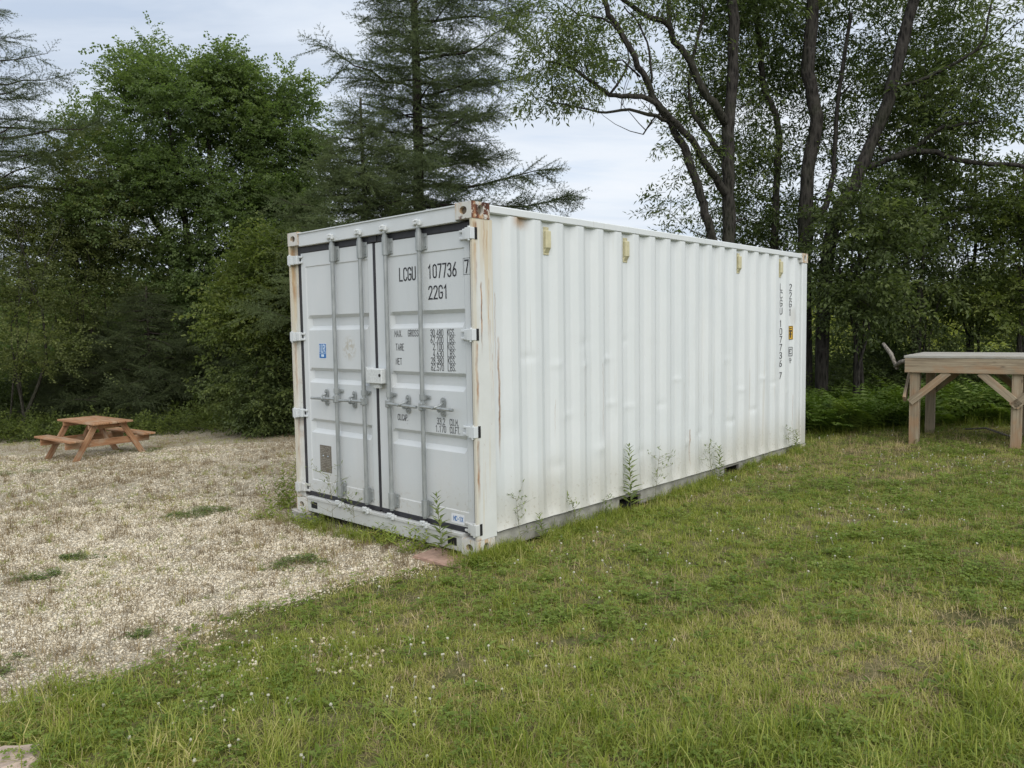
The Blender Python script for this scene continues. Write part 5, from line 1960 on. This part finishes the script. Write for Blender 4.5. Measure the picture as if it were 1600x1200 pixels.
def bloom_piece(name, r):
    import bmesh
    bm = bmesh.new()
    bmesh.ops.create_icosphere(bm, subdivisions=2, radius=0.0070)
    for v in bm.verts:
        v.co = Vector(np.array(v.co) * r.uniform(0.78, 1.18)) + Vector((0, 0, 0.052))
    bmesh.ops.create_cone(bm, segments=3, radius1=0.0012, radius2=0.001, depth=0.055, matrix=Matrix.Translation((0, 0, 0.027)))
    me = bpy.data.meshes.new(name)
    bm.to_mesh(me)
    bm.free()
    me.materials.append(M['bloom'])
    return me


gr = np.random.default_rng(77)
GS = {
    'lawn': [grass_piece('lawn_tuft', gr, 22, 0.06, 0.024, 0.062, 0.0042, 0.75, M['grass'], 0.7) for _ in range(6)],
    'long': [grass_piece('long_tuft', gr, 24, 0.05, 0.12, 0.30, 0.0045, 0.38, M['grass'], 0.55, 3) for _ in range(4)],
    'mid': [grass_piece('mid_tuft', gr, 22, 0.05, 0.08, 0.17, 0.0042, 0.5, M['grass'], 0.6, 3) for _ in range(4)],
    'straw': [grass_piece('straw_tuft', gr, 11, 0.05, 0.03, 0.10, 0.0028, 0.9, M['straw'], 0.4) for _ in range(4)],
    'twig': [grass_piece('dry_weed', gr, 9, 0.035, 0.025, 0.085, 0.0030, 0.7, M['straw'], 0.25) for _ in range(5)],
    'clump': [grass_piece('dry_clump', gr, 26, 0.05, 0.03, 0.11, 0.0034, 0.65, M['straw'], 0.3) for _ in range(4)],
    'clover': [clover_piece('clover_tuft', gr, 13, 0.06, 0.02, 0.055, 0.013) for _ in range(4)],
    'broad': [broad_weed_piece('rosette', gr) for _ in range(4)],
    'stone': [stone_piece('stone', gr) for _ in range(6)],
    'bloom': [bloom_piece('bloom', gr) for _ in range(2)],
    'fern': [fern_piece('fern', gr) for _ in range(4)],
}


def field(n, D0, D1, u0=-700, u1=2400, pw=1.0):
    """random ground points between two distances, a little wider than the view"""
    y = np.sqrt(gr.uniform(D0 ** 2, D1 ** 2, n))
    x = (gr.uniform(u0, u1, n) - 800) / FPX * y
    return x, y


def inside_box(x, y, m=0.0):
    a, b = to_ab(x, y)
    return ((a > -m) & (a < W_ + m) & (b > -m) & (b < L_ + m)) | ((a > -0.02) & (a < 0.42) & (b > -0.26) & (b < 0.0))


def box_dist(x, y):
    a, b = to_ab(x, y)
    da = np.maximum(np.maximum(-a, a - W_), 0)
    db = np.maximum(np.maximum(-b, b - L_), 0)
    return np.hypot(da, db)


def dry(x, y):
    """patchiness of the lawn: 0 lush .. 1 dry"""
    return np.clip(fbm(x, y, 1.9, 31, 4) * 0.75 + fbm(x, y, 0.45, 33, 3) * 0.55 - 0.12, 0, 1)


def plant(name, kind, x, y, scl, tint, zoff=0.0, tilt=0.12):
    n = len(x)
    z = surf(x, y) + zoff
    rot = np.stack([gr.normal(0, tilt, n), gr.normal(0, tilt, n), gr.uniform(0, 2 * PI, n)], -1)
    o = scatter(name, np.stack([x, y, z], -1), rot, scl, GS[kind], np.clip(tint, 0, 1), None, gr)
    return tag(o, kind='stuff')


# --- lawn
xs, ys = [], []
for n, a, b in ((19000, 2.3, 4.2), (30000, 4.2, 7.2), (27000, 7.2, 11.5), (20000, 11.5, 18)):
    x, y = field(n, a, b)
    xs.append(x)
    ys.append(y)
x, y = np.concatenate(xs), np.concatenate(ys)
sd = yard_sd(x, y)
d = dry(x, y)
bare = np.clip((fbm(x, y, 0.30, 51, 3) - 0.63) * 9, 0, 1) * np.clip((d - 0.28) * 4, 0, 1)
p_keep = np.clip((0.10 - sd) / 0.75, 0.0, 1.0) * (1 - bare)
for (u_, v_, r_, k_) in ((430, 1165, .34, .8), (300, 1120, .22, .6), (520, 1190, .25, .7), (1515, 1085, .22, .85), (1130, 960, .10, .8), (985, 1165, .14, .6), (1480, 1050, .2, .6)):
    c_ = on_ground(u_, v_)
    p_keep = p_keep * (1 - k_ * np.exp(-((x - c_[0]) ** 2 + (y - c_[1]) ** 2) / r_ ** 2))
ok = (gr.random(len(x)) < p_keep) & ~inside_box(x, y, 0.02) & (sd < 0.35)
x, y, d, sd = x[ok], y[ok], d[ok], sd[ok]
near_yard = np.clip(1 - (-sd) / 0.7, 0, 1)
bd_ = box_dist(x, y)
sc = gr.uniform(0.65, 1.25, len(x)) * (1.05 - 0.35 * d) * (1 + 0.5 * np.clip(1 - bd_ / 0.4, 0, 1)) * (1 + np.clip((y - 6) * 0.03, 0, 0.4))
ti = 0.06 + 0.95 * d + gr.normal(0, 0.14, len(x)) + 0.12 * near_yard
plant('lawn_grass', 'lawn', x, y, sc, ti)
# dry thatch
x, y = field(47000, 2.3, 12)
sd = yard_sd(x, y)
d = dry(x, y)
ok = (sd < 0.1) & ~inside_box(x, y, 0.02) & (gr.random(len(x)) < np.clip((d - 0.30) * 2.2, 0.06, 1))
plant('dry_grass', 'straw', x[ok], y[ok], gr.uniform(0.7, 1.3, ok.sum()), gr.uniform(0.2, 1.0, ok.sum()))
# clover and rosettes between the blades
x, y = field(41000, 2.3, 12)
sd = yard_sd(x, y)
cl = fbm(x, y, 0.9, 61, 3)
ok = (sd < -0.02) & ~inside_box(x, y, 0.02) & (gr.random(len(x)) < np.clip((cl - 0.46) * 3, 0.08, 0.55))
plant('lawn_clover', 'clover', x[ok], y[ok], gr.uniform(0.8, 1.35, ok.sum()), gr.uniform(0.1, 0.9, ok.sum()))
x, y = field(2400, 2.3, 9)
ok = (yard_sd(x, y) < 0.05) & ~inside_box(x, y, 0.05)
plant('lawn_rosettes', 'broad', x[ok], y[ok], gr.uniform(0.6, 1.2, ok.sum()), gr.uniform(0.1, 0.9, ok.sum()))
# white clover heads
x, y = field(4600, 2.4, 13.5, -60, 1660)
cl = fbm(x, y, 1.2, 62, 3)
ok = (yard_sd(x, y) < -0.05) & ~inside_box(x, y, 0.03) & (gr.random(len(x)) < np.clip((cl - 0.40) * 2.2, 0.05, 0.75))
plant('clover_flowers', 'bloom', x[ok], y[ok], gr.uniform(0.7, 1.15, ok.sum()), gr.random(ok.sum()), 0.0, 0.3)
# blooms in the rough grass left of the container
p0 = on_ground(430, 655)
x, y = p0[0] + gr.normal(0, 0.8, 150), p0[1] + gr.normal(0, 0.5, 150)
ok = ~inside_box(x, y, 0.03)
plant('clover_flowers', 'bloom', x[ok], y[ok], gr.uniform(1.0, 1.5, ok.sum()), gr.random(ok.sum()), 0.06, 0.3)

# --- longer grass: round the container, by the tree lines, clumps near the camera
ab = []
for _ in range(1500):
    q = gr.random()
    if q < 0.90:
        ab.append((-abs(gr.normal(0.05, 0.10)), gr.uniform(-0.15, L_ + 0.3) if gr.random() < .6 else abs(gr.normal(0, 0.6)) - 0.1))
    else:
        ab.append((gr.uniform(-0.1, W_ + 0.2) ** 1.0, -abs(gr.normal(0.03, 0.10))))
ab = np.array(ab)
x, y = from_ab(ab[:, 0], ab[:, 1])
cl = fbm(x, y, 0.35, 81, 2)
ok = gr.random(len(x)) < np.clip((cl - 0.46) * 6, 0.03, 1.0)
plant('rough_grass', 'mid', x[ok], y[ok], gr.uniform(0.55, 1.25, ok.sum()), 0.28 + gr.normal(0, .18, ok.sum()))
x1, y1 = field(2600, 15.2, 18.5, -260, 470)
x2, y2 = field(1300, 10.8, 13.5, 1262, 1900)
x3, y3 = field(900, 12.0, 17.0, 395, 470)
x, y = np.concatenate([x1, x2, x3]), np.concatenate([y1, y2, y3])
ok = (yard_sd(x, y) < 0.05) & ~inside_box(x, y, 0.1)
plant('rough_grass', 'long', x[ok], y[ok], gr.uniform(0.45, 1.2, ok.sum()), 0.16 + gr.normal(0, .16, ok.sum()))
spots = [(int(gr.uniform(-40, 1640)), int(gr.uniform(1080, 1215)), int(gr.integers(8, 26)), .22, float(gr.uniform(.15, .6))) for _ in range(26)]
spots += [(60, 1150, 26, .30, .55), (430, 1165, 26, .22, .62), (150, 1120, 20, .3, .6), (700, 1160, 22, .3, .5), (880, 1130, 20, .35, .35), (1050, 1170, 30, .35, .25),
         (1300, 1180, 40, .4, .22), (1480, 1190, 30, .35, .4), (1180, 1100, 16, .25, .3), (330, 1080, 20, .3, .45), (560, 1020, 16, .25, .3), (790, 960, 22, .3, .25),
         (800, 880, 26, .25, .55), (850, 850, 22, .25, .6), (260, 1190, 22, .2, .8), (1560, 1090, 20, .25, .45), (950, 1060, 16, .3, .3)]
X, Y, T_ = [], [], []
for u, v, n, r_, ti in spots:
    g = on_ground(u, v)
    X.append(g[0] + gr.normal(0, r_ * 0.5, n))
    Y.append(g[1] + gr.normal(0, r_ * 0.5, n))
    T_.append(ti + gr.normal(0, .14, n))
x, y, ti = np.concatenate(X), np.concatenate(Y), np.concatenate(T_)
ok = ~inside_box(x, y, 0.03) & (yard_sd(x, y) < 0.2)
plant('tall_grass_clumps', 'mid', x[ok], y[ok], gr.uniform(0.6, 1.25, ok.sum()), ti[ok])

# --- loose stones of the yard
xs, ys, ss = [], [], []
for n, a, b, s0, s1 in ((58000, 2.6, 5.2, .0035, .0105), (76000, 5.2, 8.5, .0045, .012), (44000, 8.5, 13.5, .006, .015)):
    x, y = field(int(n * 1.35), a, b, -640, 860)
    xs.append(x); ys.append(y)
    ss.append(s0 + (s1 - s0) * gr.random(len(x)) ** 2.6 * gr.uniform(.7, 1.25, len(x)))
x, y, s_ = np.concatenate(xs), np.concatenate(ys), np.concatenate(ss)
sd = yard_sd(x, y)
worn = np.clip((fbm(x, y, 1.3, 88, 4) - 0.50) * 4, 0, 0.65)
ok = (gr.random(len(x)) < np.clip((sd + 0.22) / 0.30, 0, 1) * (1 - worn)) & ~inside_box(x, y, -0.10)
x, y, s_ = x[ok], y[ok], s_[ok]
rot = gr.uniform(0, 6.28, (len(x), 3))
o = scatter('gravel_stones', np.stack([x, y, surf(x, y) + s_ * 0.15], -1), rot, s_, GS['stone'], gr.random(len(x)), None, gr)
tag(o, kind='stuff')
# stones showing through the thin lawn in front
x, y = field(2600, 2.3, 4.2, 250, 900)
ok = (fbm(x, y, 0.35, 91, 3) > 0.60) & (yard_sd(x, y) > -1.2)
x, y = x[ok], y[ok]
s_ = gr.uniform(.006, .013, len(x))
o = scatter('gravel_stones', np.stack([x, y, surf(x, y) + s_ * 0.3], -1), gr.uniform(0, 6.28, (len(x), 3)), s_, GS['stone'], gr.random(len(x)), None, gr)
tag(o, kind='stuff')

# --- dry and green weeds scattered over the stones
xs, ys = [], []
for n, a, b in ((2400, 2.6, 5.5), (7500, 5.5, 9), (19000, 9, 15.5)):
    x, y = field(int(n * 1.35), a, b, -640, 760)
    xs.append(x); ys.append(y)
x, y = np.concatenate(xs), np.concatenate(ys)
sd = yard_sd(x, y)
cl = fbm(x, y, 0.8, 95, 4)
ok = (sd > 0.0) & ~inside_box(x, y, 0.02) & (gr.random(len(x)) < np.clip((cl - 0.40) * 3.2 + 0.5 * np.exp(-sd / 0.35) + 0.45 * np.exp(-box_dist(x, y) / 0.7), 0.10, 0.97))
plant('dry_weeds', 'twig', x[ok], y[ok], gr.uniform(0.5, 1.35, ok.sum()), np.clip(gr.normal(0.22, 0.22, ok.sum()), 0, 1))
x, y = np.concatenate([field(330, 2.8, 6.0, -260, 760), field(1100, 6.0, 11.5, -260, 760)], 1)
ok = (yard_sd(x, y) > 0.02) & ~inside_box(x, y, 0.04)
plant('dry_weeds', 'clump', x[ok], y[ok], gr.uniform(0.5, 1.3, ok.sum()), np.clip(gr.normal(0.08, 0.2, ok.sum()), 0, 1))
x, y = field(420, 2.8, 10.5, -260, 760)
ok = (yard_sd(x, y) > 0.02) & ~inside_box(x, y, 0.04)
plant('yard_grass', 'mid', x[ok], y[ok], gr.uniform(0.3, 0.75, ok.sum()), np.clip(gr.normal(0.5, 0.22, ok.sum()), 0, 1))
x, y = np.concatenate([field(1300, 2.6, 6.5, -260, 760), field(11000, 7.5, 16, -260, 760)], 1)
cl = fbm(x, y, 0.7, 97, 4)
ok = (yard_sd(x, y) > 0.0) & ~inside_box(x, y, 0.02) & (gr.random(len(x)) < np.clip((cl - 0.47) * 4.0, 0.03, 0.8))
plant('yard_grass', 'lawn', x[ok], y[ok], gr.uniform(0.5, 1.05, ok.sum()), np.clip(gr.normal(0.45, 0.2, ok.sum()), 0, 1))

# --- ferns
n = 420
u, Dd = gr.uniform(1262, 1800, n), 11.0 + 3.2 * gr.random(n)
x, y = (u - 800) / FPX * Dd, Dd
a, b = to_ab(x, y)
ok = ~inside_box(x, y, 0.25) & ~((Dd < 11.6) & (u > 1440) & (gr.random(n) < 0.6))
x, y = x[ok], y[ok]
z = surf(x, y)
o = scatter('fern_bed', np.stack([x, y, z], -1), np.stack([gr.normal(0, .1, len(x)), gr.normal(0, .1, len(x)), gr.uniform(0, 6.28, len(x))], -1),
            gr.uniform(0.8, 1.5, len(x)), GS['fern'], gr.normal(0.45, .22, len(x)), None, gr)
tag(o, kind='stuff')


# ------------------------------------------------------------------ single plants that can be told apart
def parts_of(P_list, names, mats, root):
    for P, nm, mt in zip(P_list, names, mats):
        me = P.make(nm, mt)
        link(nm, me, root)


def real_piece(P, nm, mat, root):
    return link(nm, P.make(nm, mat), root)


def leaf_attr_mat(name, a, b):
    """leaf colour for single plants: varies from leaf to leaf by the mesh's own value"""
    m, w = new_mat(name)
    t = w.attr('leaf', 'GEOMETRY')
    col = w.ramp(t, [(0.1, a), (0.9, b)])
    w.out(col, 0.55, 0.0, None, 0.35, 0.3, w.mix(1.0, col, (1.25, 1.35, 0.7), 'MULTIPLY'))
    return m


M['wl'] = leaf_attr_mat('weed_leaf', (0.12, 0.165, 0.045), (0.23, 0.28, 0.09))
M['wly'] = leaf_attr_mat('yellow_weed_leaf', (0.15, 0.21, 0.035), (0.32, 0.36, 0.075))
M['ws'] = leaf_attr_mat('weed_stem', (0.13, 0.14, 0.055), (0.26, 0.24, 0.11))
M['cll'] = leaf_attr_mat('clover_patch_leaf', (0.085, 0.130, 0.032), (0.185, 0.235, 0.068))
M['grl'] = leaf_attr_mat('tuft_blade', (0.15, 0.18, 0.04), (0.30, 0.29, 0.11))
M['fernl'] = leaf_attr_mat('fern_leaf', (0.060, 0.120, 0.020), (0.125, 0.190, 0.036))


def weed(u, v, h, kind, label, name='weed'):
    g = on_ground(u, v)
    a, b = (float(q) for q in to_ab(g[0], g[1]))
    if u > 745:
        a = min(a, -0.07)
    elif u > 470:
        b = min(b, -0.09)
    g = np.array((*from_ab(a, b), 0.0))
    g[2] = float(surf(g[0], g[1]))
    r = gr
    root = empty(name, g, r.uniform(0, 6.28), label, 'weed', 'tall weeds growing along the foot of the container')
    St, Lf = Pc(), Pc()
    def stem(p0, p1, w):
        m = (np.asarray(p0) + np.asarray(p1)) / 2 + r.normal(0, .012, 3)
        St.stick(p0, m, w, r.random())
        St.stick(m - (np.asarray(m) - p0) * 0.04, p1, w * 0.8, r.random())
    if kind == 'leafy':
        for s in range(1):
            top = np.array((r.normal(0, .06) * h * 2, r.normal(0, .06) * h * 2, h))
            stem((0, 0, -.02), top, 0.005)
            n = int(h / 0.012)
            for i in range(n):
                t = 0.12 + 0.88 * i / n
                a = i * 2.4
                l = 0.115 * (1.15 - 0.75 * t) * r.uniform(.8, 1.2) * min(1.2, 0.6 + h)
                Lf.leaf(top * t, (math.cos(a), math.sin(a), 0.45 + 0.7 * t * t), (0, 0, 1), l, l * 0.26, r.random(), 0.1)
    elif kind == 'wispy':
        top = np.array((r.normal(0, .1) * h, r.normal(0, .1) * h, h))
        stem((0, 0, -.02), top, 0.004)
        for k in range(int(9 + h * 14)):
            t = r.uniform(0.25, 1.0)
            a = r.uniform(0, 6.28)
            l = h * r.uniform(.18, .45) * (1.25 - 0.6 * t)
            e = top * t + np.array((math.cos(a) * l, math.sin(a) * l, l * r.uniform(.3, 1.0)))
            stem(top * t, e, 0.0022)
            for q in range(5):
                tt = r.uniform(.25, 1)
                Lf.leaf(top * t + (e - top * t) * tt, r.normal(0, 1, 3) + (0, 0, .4), (0, 0, 1), r.uniform(.018, .045), .010, r.random(), 0.1)
    else:
        for s in range(int(14)):
            az, q = r.uniform(0, 6.28), r.uniform(0.02, 0.20)
            b = np.array((math.cos(az) * q * .5, math.sin(az) * q * .5, -.02))
            hh = h * r.uniform(.55, 1.0)
            top = b + np.array((math.cos(az) * q * 1.2, math.sin(az) * q * 1.2, hh))
            stem(b, top, 0.0024)
            n = int(hh / 0.018)
            for i in range(n):
                t = 0.1 + 0.9 * i / n
                a = i * 2.4 + s
                l = 0.080 * (1.1 - 0.6 * t) * r.uniform(.7, 1.2)
                Lf.leaf(b + (top - b) * t, (math.cos(a), math.sin(a), 0.6), (0, 0, 1), l, l * 0.30, r.random(), 0.1)
    real_piece(St, 'stem', M['wly'] if kind == 'bushy' else M['ws'], root)
    real_piece(Lf, 'leaves', M['wly' if kind == 'bushy' else 'wl'], root)['kind'] = 'stuff'
    return root


for a in [(790, 855, 0.42, 'wispy', 'wispy branching weed against the rusty corner post on the long side'),
          (813, 840, 0.24, 'leafy', 'short upright leafy weed on the long side, second plant from the rusty corner'),
          (868, 822, 0.26, 'wispy', 'thin faint weed on the long side between the near corner and the first fork opening'),
          (906, 808, 0.20, 'wispy', 'low thin weed on the long side just before the tallest leafy weed'),
          (950, 795, 0.60, 'leafy', 'tallest leafy weed on the long side, at the first fork opening'),
          (984, 782, 0.52, 'wispy', 'branching weed just beyond the first fork opening'),
          (1078, 752, 0.40, 'wispy', 'wispy weed between the two fork openings'),
          (1096, 748, 0.36, 'leafy', 'upright leafy weed between the two fork openings'),
          (1202, 708, 0.36, 'wispy', 'loose weed beyond the second fork opening near the far end'),
          (1217, 706, 0.28, 'leafy', 'small leafy weed beneath the column of letters on the long side'),
          (699, 872, 0.50, 'leafy', 'upright leafy weed in front of the blue lettered sticker on the right door'),
          (672, 860, 0.30, 'bushy', 'bushy green weed low in front of the right door'),
          (528, 832, 0.62, 'wispy', 'widely branching wispy weed in front of the left door'),
          (572, 836, 0.36, 'wispy', 'small wispy weed below the second lock rod from the left'),
          (443, 800, 0.56, 'bushy', 'bushy yellow green weed at the left corner of the container'),
          (492, 822, 0.22, 'bushy', 'low bushy weed at the sill slot beneath the left door'),
          (612, 846, 0.20, 'bushy', 'low weed below the meeting edge of the doors, beside the pipe stub'),
          (416, 812, 0.16, 'bushy', 'low tuft of weed in the gravel left of the bushy corner weed')]:
    weed(*a)


def clover_patch(u, v, rx, ry, n, label, yellow=False):
    g = on_ground(u, v)
    root = empty('clover_patch', g, 0.1, label, 'clover patch', 'low green patches growing in the gravel')
    P, B = Pc(), Pc()
    r = gr
    for _ in range(n):
        a, q = r.uniform(0, 6.28), math.sqrt(r.random()) * (1.0 + 0.35 * abs(r.normal()))
        x, y = math.cos(a) * q * rx, math.sin(a) * q * ry
        if float(fbm(g[0] + x, g[1] + y, 0.16, 19, 3)) < 0.36 + 0.16 * q:
            continue
        z = float(surf(g[0] + x, g[1] + y)) - g[2]
        h = r.uniform(.012, .06) * max(0.3, 1.2 - 0.6 * q)
        b = np.array((x, y, z))
        t = b + np.array((r.normal(0, .01), r.normal(0, .01), h))
        P.stick(b, t, .0011, .2)
        a0, vv = r.uniform(0, 6.28), r.random()
        for k in range(3):
            aa = a0 + k * 2.094
            P.leaf(t, (math.cos(aa), math.sin(aa), r.uniform(-.1, .3)), (r.normal(0, .3), r.normal(0, .3), 1), .013 * r.uniform(.8, 1.3), .012, vv, .06, .6)
    link('leaves', P.make('leaves', M['wly'] if yellow else M['cll']), root)['kind'] = 'stuff'
    for _ in range(n // 9):
        a, q = r.uniform(0, 6.28), r.uniform(0.2, 1.5)
        x, y = math.cos(a) * q * rx, math.sin(a) * q * ry
        B.blade((x, y, float(surf(g[0] + x, g[1] + y)) - g[2]), (r.normal(), r.normal(), 1.6), r.uniform(.04, .11), .0032, .5, r.random())
    link('blades', B.make('blades', M['grl']), root)['kind'] = 'stuff'
    return root


for a in [(312, 804, .28, .20, 900, 'clover patch in the gravel level with the foot of the container doors'),
          (472, 883, .17, .13, 520, 'clover patch in the gravel nearest the container doors'),
          (245, 990, .13, .09, 420, 'clover patch in the gravel close to the lawn edge in front'),
          (66, 903, .17, .10, 520, 'oval clover patch in the gravel near the left edge'),
          (126, 875, .16, .06, 300, 'thin flat clover patch behind the oval one near the left edge'),
          (12, 1046, .17, .10, 520, 'clover patch cut by the left edge of the photo'),
          (222, 707, .34, .24, 700, 'dark green clover patch beside the right legs of the picnic table'),
          (30, 742, .45, .16, 500, 'long thin green patch in the gravel in front of the picnic table')]:
    clover_patch(*a)


def grass_tuft(u, v, h, n, rad, label):
    g = on_ground(u, v)
    me = grass_piece('grass_tuft', gr, n, rad, h * 0.5, h, 0.0036, 0.6, M['grl'], 0.5, 3)
    return tag(link('grass_tuft', me, None, loc=g), label, 'grass tuft', 'yellow green grass tufts in the gravel')


for a in [(148, 918, .10, 70, .06, 'yellow green grass tuft beside the oval clover patch'), (311, 896, .09, 60, .055, 'bright yellow tuft alone in the middle of the gravel'),
          (369, 964, .11, 60, .05, 'pale tuft near the curving edge of the lawn'), (240, 1026, .10, 40, .03, 'small upright tuft just in front of the clover patch by the lawn edge'),
          (272, 932, .07, 40, .05, 'sparse tuft between the oval clover patch and the lawn edge')]:
    grass_tuft(*a)

g = on_ground(376, 648)
fme = fern_piece('fern', gr)
fme.materials.clear()
fme.materials.append(M['fernl'])
f = link('fern', fme, None, loc=g)
f.scale = (1.15, 1.15, 1.25)
tag(f, 'bright green fern clump at the edge of the gravel left of the container', 'fern')

# dead wood by the platform
A = Acc()
p = [at(1380, 537, 10.6), at(1392, 553, 10.45), at(1402, 577, 10.3)]
A.tube(p, [0.022, 0.030, 0.020], 7)
A.tube([at(1399, 573, 10.35), at(1407, 566, 10.2), at(1420, 562, 10.05), at(1450, 562, 10.05)], [0.026, 0.030, 0.030, 0.03], 8)
tag(A.obj('dead_branch', M['bark_dead'], None, smooth=True), 'broken bleached branch poking out beside the left end of the platform', 'branch')
A = Acc()
A.tube([on_ground(1508, 676) + (0, 0, .05), on_ground(1540, 678) + (0, 0, .08), on_ground(1560, 684) + (0, 0, .07), on_ground(1588, 690) + (0, 0, .04)], [.012, .014, .013, .009], 6)
tag(A.obj('dead_branch', M['bark_dead'], None, smooth=True), 'thin pale stick lying in the grass under the platform', 'branch')
